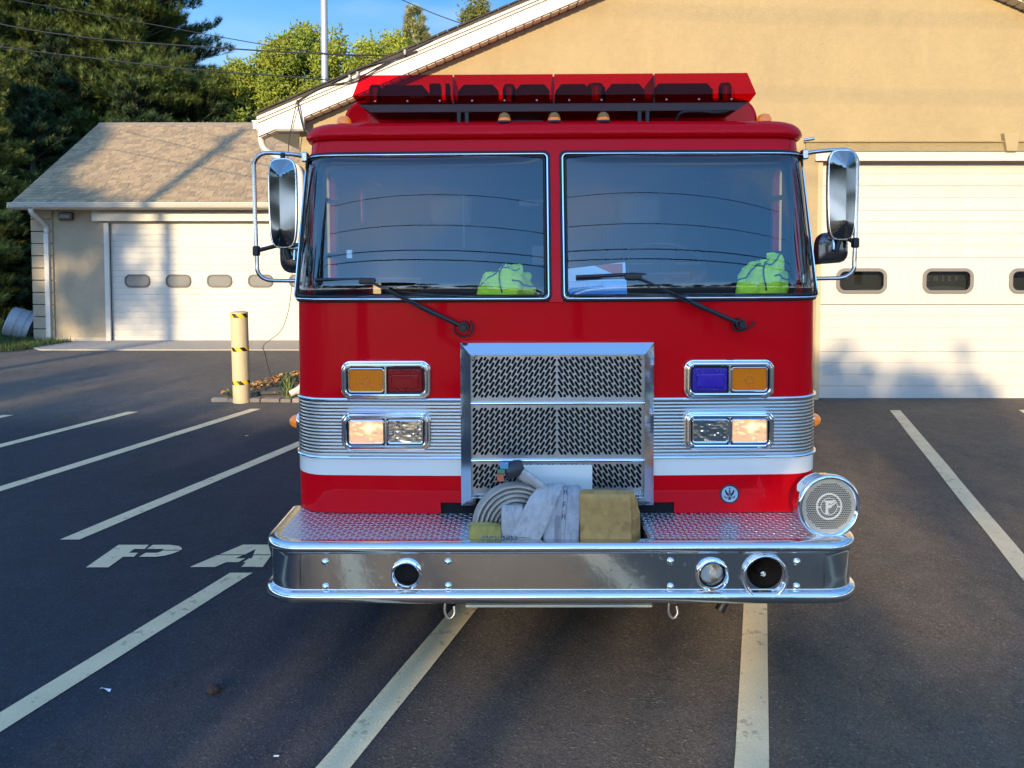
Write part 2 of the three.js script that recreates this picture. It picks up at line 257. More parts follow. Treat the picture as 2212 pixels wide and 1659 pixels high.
function bollard() {
  const o = thing('bollard', 'cream round bollard with three black and yellow striped tapes', 'bollard', [-3.52, 0, -9.95]);
  o.rotation.z = .016;
  const post = M([.47, .40, .25], .75, { map: rep(stuccoMap, 1, 2), bumpMap: fineBump, bumpScale: .003 });
  obj('post', lathe([[.112, 0], [.112, .02], [.109, .05], [.109, 1.165], [.106, 1.178], [.06, 1.19], [.0005, 1.194]], 40), post, o);
  const tape = canvasTex(512, 64, (c, w, h) => { c.fillStyle = '#f2b600'; c.fillRect(0, 0, w, h); c.fillStyle = '#171212'; for (let i = -1; i < 6; i++) { c.beginPath(); const x = i * 102; c.moveTo(x + 8, 0); c.lineTo(x + 56, 0); c.lineTo(x + 92, h); c.lineTo(x + 44, h); c.fill(); } });
  const m = M([1, 1, 1], .5, { map: tape });
  for (const [y, a] of [[1.135, .5], [.70, 1.4], [.265, .9]]) obj('striped_tape', cyl(.1105, .1105, .052, 48, true).rotateY(a).translate(0, y, 0), m, o);
}
bollard();
// ---------------------------------------------------------------- buildings
function rebase(g, x, y, z) { g.position.set(x, y, z); for (const c of g.children) c.position.sub(V(x, y, z)); }
function sub(name, parent) { const g = new THREE.Group(); g.name = name; parent.add(g); return g; }
function profileX(pts, x0, x1) {                                      // a moulding: [y, z] points swept along x
  const g = grid(1, pts.length - 1, (u, v) => { const q = pts[Math.round(v * (pts.length - 1))]; return [lerp(x0, x1, u), q[0], q[1]]; });
  return toCreasedNormals(g.toNonIndexed(), .5);
}
function ribbed(h, n, z, depth) { const p = [[0, z - .03], [0.0, z]], s = h / n; for (let i = 0; i < n; i++) { const y = i * s; if (i) p.push([y - .010, z], [y - .005, z - depth], [y + .005, z - depth], [y + .010, z]); } p.push([h - .004, z], [h - .004, z - .03]); return p; }
const trimWhite = M([.52, .495, .44], .45, { map: rep(streakMap, 1, 1) });
const doorWhite = M([.50, .475, .425], .42, { map: rep(streakMap, 2, 1), bumpMap: rep(waveBump, 2, 1), bumpScale: .002 });
const soffitMat = M([.60, .55, .46], .6);
function slopeBox(x0, y0, x1, y1, h, d0, d1, drop) {                  // a board along a rake: from (x0,y0) to (x1,y1), its top lowered by drop, h high
  return ext(poly([[x0, y0 - drop], [x0, y0 - drop - h], [x1, y1 - drop - h], [x1, y1 - drop]]), d1 - d0).translate(0, 0, -d1);
}
{
  const o = thing('fire_station', 'large tan stucco building with white gable trim and a tall white garage door', 'building');
  const stucco = M([.335, .258, .135], .9, { map: rep(stuccoMap, .28, .28), bumpMap: rep(stuccoBump, .9, .9), bumpScale: .008 });
  const AX = 3.66, AY = 6.57, EX = -3.22, EY = 3.67, K = (AY - EY) / (AX - EX), RX = 2 * AX - EX;
  const rake = x => EY + (Math.min(x, 2 * AX - x) - EX) * K;
  const L = -2.77, R = 9.89, wt = x => rake(x) - .262;
  const s = poly([[L, -.1], [4.0, -.1], [4.0, 3.13], [9.0, 3.13], [9.0, -.1], [R, -.1], [R, wt(R)], [AX, wt(AX)], [L, wt(L)]]);
  obj('front_wall', ext(s, .3).translate(0, 0, -10.4), stucco, o);
  obj('side_wall', [bx(.3, 3.6, 11.6, L + .15, 1.7, -16.2)], stucco, o); obj('side_wall', [bx(.3, 3.6, 11.6, R - .15, 1.7, -16.2)], stucco, o);
  obj('rear_wall', [bx(R - L, 3.6, .3, (L + R) / 2, 1.7, -22.1)], stucco, o);
  obj('interior_floor', [bx(R - L - .6, .1, 11.4, (L + R) / 2, -.02, -16.2)], M([.05, .05, .05], .9), o);
  const roofMat = M([.11, .095, .08], .9, { bumpMap: rep(fineBump, 6, 6), bumpScale: .02 });
  for (const sgn of [-1, 1]) {
    const x0 = sgn < 0 ? EX - .02 : RX + .02, x1 = AX;
    const rf = obj('roof', slopeBox(x0, EY - .007, x1, AY + .0, .05, 9.845, 22.6, -.05), roofMat, o);
    // broken shingle edge along the rake
    const r = rng(41 + sgn), n = 54, tabs = []; for (let i = 0; i < n; i++) { const t = (i + .5) / n; tabs.push(bx(.13, .014 + r() * .012, .03 + r() * .02, 0, 0, 0).rotateZ(-sgn * Math.atan(K)).translate(lerp(x0, x1, t), lerp(EY, AY, t) + .055, -9.845)); }
    obj('shingle_edge', tabs, roofMat, rf);
    const fa = obj('fascia', slopeBox(x0, EY, x1, AY, .168, 9.885, 9.915, .076), trimWhite, o);
    obj('fascia_trim', [slopeBox(x0, EY, x1, AY, .038, 9.845, 9.895, -.0), slopeBox(x0, EY, x1, AY, .034, 9.865, 9.90, .0405)], trimWhite, fa);
    const ns = sgn < 0 ? 61 : 34, len = Math.hypot(AX - EX, AY - EY);
    for (let i = 0; i < 61; i++) { if (sgn > 0 && i < 61 - ns) continue; const t = (i + .5) / 61, p = obj('soffit_panel', SOF(len / 61), soffitMat, o); p.position.set(lerp(x0, x1, t), lerp(EY, AY, t) - .250, -10.005); p.rotation.z = -sgn * Math.atan(K); }
  }
  function SOF(w) { SOF.g ??= ext(poly([[-w / 2 + .006, 0], [-w / 2 + .014, -.010], [w / 2 - .014, -.010], [w / 2 - .006, 0], [w / 2, .008], [-w / 2, .008]]), .185).translate(0, 0, -.0925); return SOF.g; }
  // boxed eave return, eave soffit, gutter and downspout at the left end
  obj('eave_return', [ext(poly([[-3.18, 3.52], [-2.65, 3.52], [-2.65, 3.72], [-3.18, 3.60]]), .03).translate(0, 0, -9.91), bx(.53, .012, .2, -2.915, 3.513, -10.0)], trimWhite, o);
  obj('eave_soffit', [bx(.42, .014, 12, -2.98, 3.50, -16.1)], soffitMat, o);
  const gut = obj('gutter', [ext(poly([[-3.19, 3.525], [-3.29, 3.525], [-3.34, 3.585], [-3.335, 3.62], [-3.355, 3.635], [-3.355, 3.65], [-3.19, 3.65]]), 12.4).translate(0, 0, -22.4)], trimWhite, o);
  obj('end_cap', [bx(.14, .10, .006, -3.265, 3.59, -9.99)], trimWhite, gut);
  obj('downspout', [tube([[-3.26, 3.53, -10.08], [-3.26, 3.40, -10.08], [-3.18, 3.26, -10.06], [-2.83, 3.08, -10.02], [-2.755, 2.98, -10.045], [-2.745, 2.8, -10.05]], .042, 30, 10), bar([-2.745, 2.82, -10.05], [-2.745, .26, -10.05], .042, 10), tube([[-2.745, .3, -10.05], [-2.75, .22, -10.05], [-2.79, .16, -10.03], [-2.90, .10, -9.98]], .045, 16, 10)], trimWhite, o);
  // door surround
  const lm = stucco;
  obj('lintel_band', [bx(5.55, .112, .045, 6.6, 3.318, -10.10)], lm, o);
  obj('lintel_ledge', [bx(5.6, .018, .07, 6.6, 3.386, -10.09)], lm, o);
  obj('keystone', ext(poly([[6.41, 3.255], [6.54, 3.255], [6.575, 3.49], [6.365, 3.49]]), .10, .012).translate(0, 0, -10.12), M([.355, .275, .15], .9, { bumpMap: rep(stuccoBump, 3, 3), bumpScale: .006 }), o);
  obj('door_header', [bx(5.2, .095, .05, 6.55, 3.206, -10.092), bx(5.2, .022, .07, 6.55, 3.150, -10.09)], trimWhite, o);
  const jamb = M([.42, .33, .2], .7);
  obj('door_jamb', [bx(.06, 3.13, .09, 4.035, 1.565, -10.16)], jamb, o); obj('door_jamb', [bx(.06, 3.13, .09, 8.965, 1.565, -10.16)], jamb, o);
  const d = sub('garage_door', o);
  const H = .627, z = -10.225;
  for (let i = 0; i < 5; i++) {
    if (i === 2) {
      const sh = rrShape(4.87, H - .008, .004, 6.5, H / 2);
      for (let k = 0; k < 4; k++) sh.holes.push(rrShape(.62, .29, .09, 4.647 + k * 1.15, 1.57 - 2 * H, true));
      obj('door_panel', [ext(sh, .03).translate(0, i * H, z - .03)], doorWhite, d);
      for (let k = 0; k < 4; k++) {
        const x = 4.647 + k * 1.15, f = rrShape(.675, .338, .115, x, 1.57); f.holes.push(rrShape(.585, .25, .075, x, 1.57, true));
        obj('window_frame', ext(f, .022, .005).translate(0, 0, z - .002), M([.16, .145, .13], .5), d);
        obj('window_pane', ext(rrShape(.61, .28, .085, x, 1.57), .004).translate(0, 0, z - .012), mt.sideGlass, d);
      }
    } else obj('door_panel', profileX(ribbed(H, 4, z, .010), 4.06, 8.94).translate(0, i * H, 0), doorWhite, d);
  }
  // what shows dimly behind the panes: a parked engine's dark front with its lettering
  const tx = canvasTex(1024, 256, (c, w, h) => { c.fillStyle = '#1d1712'; c.fillRect(0, 0, w, h); c.fillStyle = '#3a332b'; c.beginPath(); c.ellipse(300, 240, 200, 60, 0, Math.PI, 0); c.fill(); c.beginPath(); c.ellipse(760, 235, 240, 70, 0, Math.PI, 0); c.fill(); c.fillStyle = '#4a453e'; c.font = 'bold 42px sans-serif'; c.fillText('C  H  I  E  F', 640, 132); c.fillStyle = '#6b6250'; c.font = 'italic bold 36px serif'; c.fillText('Power', 745, 224); });
  obj('engine_bay', [new THREE.PlaneGeometry(2.2, .55).translate(5.32, 1.57, -10.40)], M([1, 1, 1], .8, { map: tx }), o);
  obj('bay_backdrop', [bx(4.9, 3.2, .05, 6.5, 1.6, -10.6)], M([.012, .011, .01], .9), o);
  rebase(o, 3.66, 0, -10.1);
}
{
  const o = thing('garage_building', 'low tan garage with brown shingle roof and white sectional door', 'building');
  const wallM = M([.36, .295, .20], .9, { map: rep(stuccoMap, .3, .3), bumpMap: rep(stuccoBump, .8, .8), bumpScale: .006 });
  const L = -10.28, R = -2.9, D = 16.55;
  obj('front_wall', ext(poly([[L, -.05], [-8.72, -.05], [-8.72, 2.56], [-3.2, 2.56], [-3.2, -.05], [R, -.05], [R, 2.9], [L, 2.9]]), .25).translate(0, 0, -D - .25), wallM, o);
  obj('side_wall', [ext(poly([[0, -.05], [6.3, -.05], [6.3, 2.9], [3.05, 4.8], [0, 2.9]]), .25).rotateY(Math.PI / 2).translate(L, 0, -D)], wallM, o);
  obj('rear_wall', [bx(R - L, 2.9, .25, (L + R) / 2, 1.45, -22.85)], wallM, o);
  for (let i = 0; i < 11; i++) { const h = .262, q = obj('corner_block', QB(), wallM, o); q.position.set(L + .215, .02 + i * h + h / 2, -D + .012); }
  function QB() { return QB.g ??= merge([rb(.46, .246, .06, .01, -.012, 0, -.0)]); }
  obj('wall_base', [bx(1.56, .10, .03, -9.5, .05, -D + .012)], M([.42, .36, .28], .9), o);
  // roof: eave at 16.1 m, ridge at 19.6 m
  const E0 = [-16.1, 2.965], E1 = [-19.6, 5.165], sl = Math.hypot(3.5, 2.2), an = Math.atan2(2.2, 3.5), xl = -10.43, xr = -2.85;
  const at = s => [E0[1] + Math.sin(an) * s, E0[0] - Math.cos(an) * s];
  obj('roof_deck', [ext(poly([[16.1, 2.955], [19.6, 5.155], [23.1, 2.955], [23.1, 2.86], [19.6, 5.05], [16.1, 2.86]]), xr - xl - .04).rotateY(Math.PI / 2).translate(xl + .02, 0, 0)], M([.07, .06, .05], .9), o);
  const r = rng(321), tones = [[.33, .24, .14], [.28, .205, .122], [.25, .185, .115], [.355, .26, .152], [.30, .22, .13]];
  const sm = tones.map(t => M(t, .92, { bumpMap: rep(fineBump, 1, 1), bumpScale: .006 })), widths = [.08, .11, .15, .20];
  const sg = widths.map(w => bx(w - .006, .012, .165, 0, 0, 0)), rest = [];
  for (let c = 0; c < 33; c++) {
    let x = xl - r() * .2; const s = c * .1265 + .06; if (s > sl) break;
    while (x < xr) {
      const k = Math.floor(r() * 4), w = widths[k], xc = Math.min(x + w / 2, xr - w / 2), lift = .008 + r() * .007, [y, zz] = at(s), pos = [Math.max(xc, xl + w / 2), y + Math.cos(an) * lift, zz + Math.sin(an) * lift], tone = Math.floor(r() * 5);
      if (c < 5) { const q = obj('shingle', sg[k], sm[tone], o); q.position.set(...pos); q.rotation.x = an - .055; } else rest.push([pos, w, tone]);
      x += w;
    }
  }
  const im = new THREE.InstancedMesh(bx(1, .012, .165), M([1, 1, 1], .92, { bumpMap: fineBump, bumpScale: .006 }), rest.length), mm = new THREE.Matrix4(), q = new THREE.Quaternion().setFromEuler(new THREE.Euler(an - .055, 0, 0)), col = new THREE.Color();
  rest.forEach(([p, w, t], i) => { mm.compose(V(...p), q, V(w - .006, 1, 1)); im.setMatrixAt(i, mm); im.setColorAt(i, col.setRGB(...tones[t])); });
  im.name = 'upper_shingles'; im.userData.kind = 'stuff'; im.castShadow = im.receiveShadow = true; o.add(im);
  const ridge = M([.22, .175, .13], .9); for (let i = 0; i < 24; i++) { const k = obj('ridge_cap', ext(poly([[-.12, -.075], [0, .012], [.12, -.075], [.12, -.09], [0, -.004], [-.12, -.09]]), .33).rotateY(Math.PI / 2), ridge, o); k.position.set(xl + .0 + i * .318, 5.185, -19.6); k.rotation.z = .02; }
  obj('rake_trim', [ext(poly([[16.08, 2.93], [19.6, 5.14], [19.6, 5.0], [16.08, 2.79]]), .025).rotateY(Math.PI / 2).translate(xl - .01, 0, 0)], M([.2, .19, .17], .7), o);
  obj('gutter', [profileX([[2.845, -16.12], [2.845, -16.06], [2.87, -16.02], [2.915, -15.995], [2.93, -16.01], [2.945, -15.985], [2.965, -15.985], [2.965, -16.11]], xl - .03, xr), bx(.012, .12, .12, xl - .03, 2.905, -16.05)], trimWhite, o);
  obj('eave_soffit', [bx(xr - xl, .014, .45, (xl + xr) / 2, 2.84, -16.33)], soffitMat, o);
  obj('downspout', [tube([[-10.02, 2.85, -16.08], [-10.02, 2.76, -16.1], [-9.98, 2.62, -16.28], [-9.95, 2.48, -16.46], [-9.95, 2.34, -16.48]], .05, 24, 10), bx(.095, 2.3, .07, -9.95, 1.18, -16.48), bx(.095, .06, .16, -9.95, .05, -16.44)], trimWhite, o);
  const lamp = sub('wall_lamp', o); obj('lamp_housing', [rb(.30, .17, .12, .03, -9.53, 2.70, -16.49)], M([.05, .05, .052], .4), lamp); obj('lamp_lens', [rb(.22, .10, .03, .012, -9.53, 2.695, -16.43)], M([.10, .105, .105], .2), lamp);
  obj('frieze_board', [bx(6.1, .09, .03, -5.95, 2.80, -16.54)], M([.50, .44, .36], .6), o);
  obj('door_header', [bx(6.0, .175, .13, -5.95, 2.685, -16.49)], trimWhite, o);
  obj('door_jamb', [bx(.10, 2.58, .05, -8.70, 1.27, -16.54)], trimWhite, o);
  const d = sub('garage_door', o), H = .512, z = -16.62;
  for (let i = 0; i < 5; i++) obj('door_panel', profileX(ribbed(H, 4, z, .006), -8.66, -3.2).translate(0, i * H, 0), doorWhite, d);
  const fm = M([.08, .07, .065], .5), pm = M([.17, .17, .16], .18, { clearcoat: 1, clearcoatRoughness: .03, bumpMap: waveBump, bumpScale: .004 });
  for (let k = 0; k < 6; k++) { const x = -8.095 + k * .887, f = rrShape(.545, .282, .12, x, 1.313); f.holes.push(rrShape(.475, .212, .092, x, 1.313, true)); obj('window_frame', ext(f, .03, .005).translate(0, 0, z - .004), fm, d); obj('window_pane', [ext(rrShape(.50, .237, .1, x, 1.313), .018).translate(0, 0, z - .004)], pm, d); }
  rebase(o, -6.6, 0, -16.55);
}
// galvanised tub tipped against the garage corner
{
  const o = thing('metal_tub', 'grey ribbed metal tub lying tipped on the grass behind the garage corner', 'tub', [-10.86, .34, -16.95]);
  const g = M([.27, .29, .30], .6, { metalness: .3, bumpMap: fineBump, bumpScale: .004 });
  obj('shell', lathe([[.001, -.28], [.36, -.28], [.375, -.26], [.385, -.1], [.4, -.09], [.4, -.06], [.39, -.05], [.40, .1], [.415, .11], [.415, .14], [.405, .15], [.41, .25], [.43, .26], [.43, .285], [.41, .285], [.385, .1], [.36, -.25], [.001, -.25]], 44), g, o);
  o.rotation.set(.35, .2, -2.05);
  o.scale.set(.86, .86, .86);
}
// steel mast behind the roof edge, with the wires that end on it
const mastTop = V(-2.75, 10.5, -11.9);
{
  const o = thing('mast', 'slim grey steel mast rising behind the white roof edge', 'mast', [-2.77, 3.7, -11.5]);
  const m = M([.42, .42, .41], .45, { metalness: .6 });
  obj('pole', [cyl(.038, .040, 4, 20).translate(0, 4.05, 0), cyl(.051, .051, 2.3, 20).translate(0, 1.0, 0)], m, o); obj('collar', [cyl(.066, .066, .05, 20).translate(0, 2.15, 0)], m, o);
  obj('base_flange', [cyl(.12, .12, .06, 20).translate(0, .04, 0)], m, o);
}
function wire(label, pts, r, mat = mt.rubber) { return tag(obj('power_line', tube(pts, r, 80, 6), mat), label, 'cable', 'overhead cables'); }
{
  // pixel-free: each runs from a pole off to the left to the front of the station roof
  wire('thick low cable passing before the dark conifers to the mast foot', [[-10.85, 5.74, -13.00], [-7.96, 5.14, -12.11], [-6.39, 4.85, -11.59], [-4.69, 4.54, -10.97], [-3.15, 4.30, -10.36], [-2.32, 4.16, -10.00]], .009);
  wire('thick middle cable crossing the conifers to the insulators on the roof edge', [[-11.24, 6.45, -13.50], [-8.25, 5.62, -12.57], [-6.78, 5.29, -12.07], [-5.59, 5.08, -11.64], [-2.82, 4.64, -10.53], [-1.33, 4.43, -9.84]], .010);
  wire('thin upper cable crossing the sky between the conifers and the leafy trees', [[-10.82, 6.82, -14.00], [-8.34, 6.16, -13.08], [-6.81, 5.77, -12.46], [-5.39, 5.39, -11.85], [-3.52, 4.87, -10.95], [-2.51, 4.61, -10.41], [-1.56, 4.39, -9.85]], .006);
  wire('thin cable high in the blue sky right of the mast', [[-3.60, 7.43, -15.00], [-1.98, 6.51, -14.18], [-1.36, 6.16, -13.84], [-0.85, 5.90, -13.55], [-0.60, 5.76, -13.40]], .008);
  // service cable stapled along the rake, with drops
  const f = x => 3.67 + (x + 3.22) * .4215;
  tag(obj('service_cable', [tube([[-2.72, f(-2.72) - .02, -9.83], [-2.4, f(-2.4) + .02, -9.825], [-2.0, f(-2.0) - .06, -9.83], [-1.7, f(-1.7) - .03, -9.82], [-1.35, f(-1.35) + .0, -9.825], [-1.0, f(-1) + .02, -9.83]], .009, 60, 6), tube([[-2.3, f(-2.3) + .02, -9.825], [-1.9, f(-1.9) + .05, -9.825], [-1.5, f(-1.5) - .01, -9.82], [-1.2, f(-1.2) - .03, -9.825]], .008, 50, 6),
    tube([[-2.72, f(-2.72) - .02, -9.83], [-2.66, 3.56, -9.85], [-2.62, 3.44, -9.9]], .009, 16, 6), tube([[-2.72, f(-2.72), -9.83], [-2.84, 3.3, -9.85], [-2.86, 2.45, -9.8]], .006, 24, 6)], mt.rubber), 'black service cable stapled along the white sloping roof edge', 'cable');
  for (const [x, y] of [[-1.35, .02], [-1.95, .0], [-2.05, .0]]) { const k = thing('insulator', x === -1.35 ? 'small grey cable clamp highest on the white roof edge' : x === -1.95 ? 'middle cable clamp on the white roof edge' : 'lowest cable clamp on the white roof edge', 'clamp', [x, f(x) + y, -9.82]); obj('body', [lathe([[.001, -.04], [.02, -.04], [.012, -.02], [.024, -.01], [.012, .008], [.024, .02], [.001, .03]], 14)], M([.3, .3, .3], .4), k); obj('bracket', [bar([0, 0, -.02], [0, 0, .0], .01)], mt.rubber, k); }
  tag(obj('hanging_wire', tube([[-2.86, 2.5, -9.8], [-2.82, 1.6, -9.85], [-2.95, 1.0, -9.9], [-3.3, .72, -10.2], [-3.42, .55, -10.6], [-3.36, .3, -10.6], [-3.25, .06, -10.6]], .0055, 60, 5), M([.14, .12, .09], .7)), 'thin loose wire hanging down before the garage door into the dirt island', 'wire');
}
// ---------------------------------------------------------------- trees
function leafCluster(n, spread, len, wid, seed) {                     // a spray of bent leaf blades
  const r = rng(seed), p = [], nn = [];
  for (let i = 0; i < n; i++) {
    const c = V(r() - .5, r() - .5, r() - .5).multiplyScalar(2 * spread), d = V(r() - .5, r() - .5 - .15, r() - .5).normalize(), s = V(r() - .5, r() - .5, r() - .5).cross(d).normalize(), L = len * (.7 + r() * .6), W = wid * (.7 + r() * .6), f = V(0, 0, 0).crossVectors(d, s).multiplyScalar(W * .35);
    const a = c, b = c.clone().addScaledVector(d, L * .5).addScaledVector(s, W / 2).add(f), e = c.clone().addScaledVector(d, L * .5).addScaledVector(s, -W / 2).add(f), t = c.clone().addScaledVector(d, L);
    for (const q of [a, b, t, a, t, e]) p.push(q.x, q.y, q.z);
  }
  const g = new THREE.BufferGeometry(); g.setAttribute('position', new THREE.Float32BufferAttribute(p, 3)); g.setAttribute('uv', new THREE.Float32BufferAttribute(new Float32Array(p.length / 3 * 2), 2)); g.computeVertexNormals(); return g;
}
function needleTuft(n, len, wid, seed) {                              // needles fanning round +y
  const r = rng(seed), p = [];
  for (let i = 0; i < n; i++) {
    const a = r() * 6.28, t = .25 + r() * .75, d = V(Math.cos(a) * t, .9 - .55 * t, Math.sin(a) * t).normalize(), c = V(0, (r() - .3) * len * .9, 0), L = len * (.6 + r() * .5), s = V(-Math.sin(a), 0, Math.cos(a)).multiplyScalar(wid);
    const e = c.clone().addScaledVector(d, L); p.push(c.x - s.x, c.y, c.z - s.z, c.x + s.x, c.y, c.z + s.z, e.x, e.y, e.z);
  }
  const g = new THREE.BufferGeometry(); g.setAttribute('position', new THREE.Float32BufferAttribute(p, 3)); g.setAttribute('uv', new THREE.Float32BufferAttribute(new Float32Array(p.length / 3 * 2), 2)); g.computeVertexNormals(); return g;
}
const bark = M([.13, .105, .08], .95, { bumpMap: rep(fineBump, 2, 6), bumpScale: .03 });
const leafMat = M([1, 1, 1], .8, { transmission: .35, thickness: 0, specularIntensity: .15 }), needleMat = M([1, 1, 1], .8, { specularIntensity: .1 });
const leafGeo = leafCluster(9, .15, .12, .07, 1), leafGeoBig = leafCluster(11, .28, .22, .13, 2), tuftGeo = needleTuft(26, .20, .0075, 3), tuftSpruce = needleTuft(22, .13, .010, 4), tuftBig = needleTuft(26, .42, .03, 6);
const UP = V(0, 1, 0);
function crown(parent, geo, mat, list, color) {
  const im = new THREE.InstancedMesh(geo, mat, list.length), m = new THREE.Matrix4(), q = new THREE.Quaternion(), c = new THREE.Color();
  list.forEach((t, i) => { q.setFromUnitVectors(UP, t.d); q.multiply(new THREE.Quaternion().setFromAxisAngle(UP, t.a)); m.compose(t.p, q, V(t.s, t.s, t.s)); im.setMatrixAt(i, m); im.setColorAt(i, color(c, t)); });
  im.name = 'crown'; im.userData.kind = 'stuff'; im.castShadow = im.receiveShadow = true; parent.add(im); return im;
}
function limb(a, b, r0, r1) { const d = b.clone().sub(a), g = cyl(r1, r0, d.length(), 7); g.applyQuaternion(new THREE.Quaternion().setFromUnitVectors(UP, d.clone().normalize())); return g.translate((a.x + b.x) / 2, (a.y + b.y) / 2, (a.z + b.z) / 2); }
function conifer(label, x, d, H, R, seed, o = {}) {
  const r = rng(seed), t = thing(o.name ?? 'pine_tree', label, 'tree', [x, 0, -d]), wood = [], tufts = [], bend = (r() - .5) * .4;
  const y0 = o.y0 ?? H * .1; wood.push(limb(V(0, 0, 0), V(bend, H * .55, 0), .035 * H * .6, .02 * H * .6), limb(V(bend, H * .55, 0), V(bend * 1.3, H, 0), .02 * H * .6, .01));
  const step = o.step ?? .42;
  for (let y = y0; y < H - .15; y += step * (.7 + r() * .6)) {
    const f = (y - y0) / (H - y0), prof = o.prof ? o.prof(f) : Math.pow(1 - f, .8) * (.55 + .45 * Math.min(1, f * 6)), nb = Math.max(3, Math.round((o.whorl ?? 5) * (.7 + .5 * r())));
    for (let k = 0; k < nb; k++) {
      const a = r() * 6.28, L = R * prof * (.55 + r() * .6) + .15; if (L < .12) continue;
      const rise = (o.rise ?? .15) + (r() - .5) * .3 + f * .35, base = V(bend * Math.min(1, y / (H * .55)), y, 0), dir = V(Math.cos(a), rise, Math.sin(a)).normalize();
      const tip = base.clone().addScaledVector(dir, L).add(V(0, (o.droop ?? -.05) * L + .12 * L * r(), 0)); if (L > .4) wood.push(limb(base, tip, .012 + .012 * L, .006));
      const n = Math.round(L * (o.dense ?? 15)) + 3, side = V(-dir.z, 0, dir.x);
      for (let j = 0; j < n; j++) {
        const u = Math.pow((j + r()) / n, .6), w = (1 - u * .55) * L * .32 * (r() - .5) * 2;
        const p = base.clone().lerp(tip, .12 + .88 * u).addScaledVector(side, w).add(V((r() - .5) * .12, (r() - .35) * .16 + Math.abs(w) * .12, (r() - .5) * .12));
        const dd = dir.clone().multiplyScalar(.7).addScaledVector(side, w * 1.2).add(V((r() - .5) * .5, .35 + .5 * r() + (o.up ?? .2), (r() - .5) * .5)).normalize();
        tufts.push({ p, d: dd, a: r() * 6.28, s: (o.size ?? 1) * (.7 + r() * .7), u, k: r() });
      }
    }
  }
  obj('trunk', wood, bark, t);
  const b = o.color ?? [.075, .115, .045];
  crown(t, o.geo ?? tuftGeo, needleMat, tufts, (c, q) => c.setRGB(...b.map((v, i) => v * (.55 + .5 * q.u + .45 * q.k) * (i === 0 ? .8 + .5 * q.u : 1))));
  return t;
}
function broadleaf(label, x, d, H, lobes, seed, o = {}) {             // lobes: [x, y, z, rx, ry, rz, count]
  const r = rng(seed), t = thing(o.name ?? 'leafy_tree', label, 'tree', [x, 0, -d]), wood = [], list = [];
  const fork = V(0, o.fork ?? H * .3, 0), tr = o.trunk ?? .16; wood.push(limb(V(0, -.05, 0), fork, tr * 1.3, tr));
  for (const [lx, ly0, lz, rx, ry, rz, n] of lobes) {
    const ly = ly0 + (o.lift ?? 0);
    const C = V(lx, ly, lz), mid = fork.clone().lerp(C, .5).add(V((r() - .5) * .4, .25, (r() - .5) * .4)); wood.push(limb(fork, mid, tr * .6, tr * .32), limb(mid, C, tr * .32, .02));
    const nt = Math.max(6, Math.round(n / 70));
    for (let k = 0; k < nt; k++) {                                    // each twig carries its own clump of leaves
      const dir = V(r() - .5, r() - .45, r() - .5).normalize(), rad = .35 + .68 * Math.cbrt(r()), e = C.clone().add(V(dir.x * rx * rad, dir.y * ry * rad, dir.z * rz * rad)); if (k % 2 === 0) wood.push(limb(C.clone().lerp(e, .1), e, .02, .005));
      const m = Math.round(n / nt * (.5 + r())), cr = (o.clump ?? .38) * (.6 + r() * .8), tone = r();
      for (let j = 0; j < m; j++) { const q = V(r() - .5, r() - .5, r() - .5).normalize().multiplyScalar(cr * Math.cbrt(r())); q.y *= 1.25; list.push({ p: e.clone().add(q), d: V(r() - .5, r() - .2, r() - .5).normalize(), a: r() * 6.28, s: .65 + r() * .7, k: r(), tone }); }
    }
  }
  obj('trunk', wood, bark, t);
  const b = o.color ?? [.13, .18, .035], y = o.yellow ?? .35;
  crown(t, o.geo ?? leafGeo, leafMat, list, (c, q) => { const w = y * (q.tone * .7 + q.k * .3); return c.setRGB(b[0] * (.75 + .5 * q.k) * (1 + w * 1.1), b[1] * (.75 + .5 * q.k) * (1 + w * .35), b[2] * (.8 + .4 * q.k)); });
  return t;
}
// behind the left garage
const pineO = { dense: 30, whorl: 8, color: [.055, .09, .024], step: .30 };
conifer('tall dark pine with sunlit upper clumps, highest tree left of the sky', -11.6, 24.2, 13.5, 4.4, 101, { ...pineO, y0: 1.2, prof: f => (1 - f * .7) * (.75 + .25 * Math.sin(f * 21)) });
conifer('dark pine at the left photo edge behind the garage gable', -15.6, 24.6, 13, 4.0, 102, { ...pineO, y0: .6, prof: f => (1 - f * .75) });
conifer('dense dark spruce right behind the left end of the garage roof', -12.9, 21.0, 6.6, 2.4, 103, { geo: tuftSpruce, name: 'spruce_tree', color: [.035, .065, .028], dense: 24, whorl: 7, step: .26, y0: .2, droop: -.2 });
conifer('pale tipped young spruce at the far left, lit by the sun above the shade', -13.6, 19.4, 7.8, 1.7, 104, { geo: tuftSpruce, name: 'spruce_tree', color: [.16, .19, .045], dense: 24, whorl: 7, step: .25, y0: .1, droop: -.15 });
conifer('dark spruce behind the garage ridge, between the tall pine and the leafy trees', -9.5, 24.0, 7.6, 2.6, 105, { geo: tuftSpruce, name: 'spruce_tree', color: [.035, .065, .028], dense: 22, whorl: 7, step: .27, y0: .4, droop: -.12 });
conifer('low dark spruce just above the middle of the garage ridge', -7.6, 23.4, 6.1, 2.3, 106, { geo: tuftSpruce, name: 'spruce_tree', color: [.035, .065, .028], dense: 22, whorl: 7, step: .27, y0: .3, droop: -.12 });
conifer('dark spruce in the deep shade beside the metal tub', -13.5, 22.8, 8.4, 2.6, 107, { geo: tuftSpruce, name: 'spruce_tree', color: [.028, .052, .024], dense: 20, whorl: 7, step: .28, y0: .1, droop: -.2 });
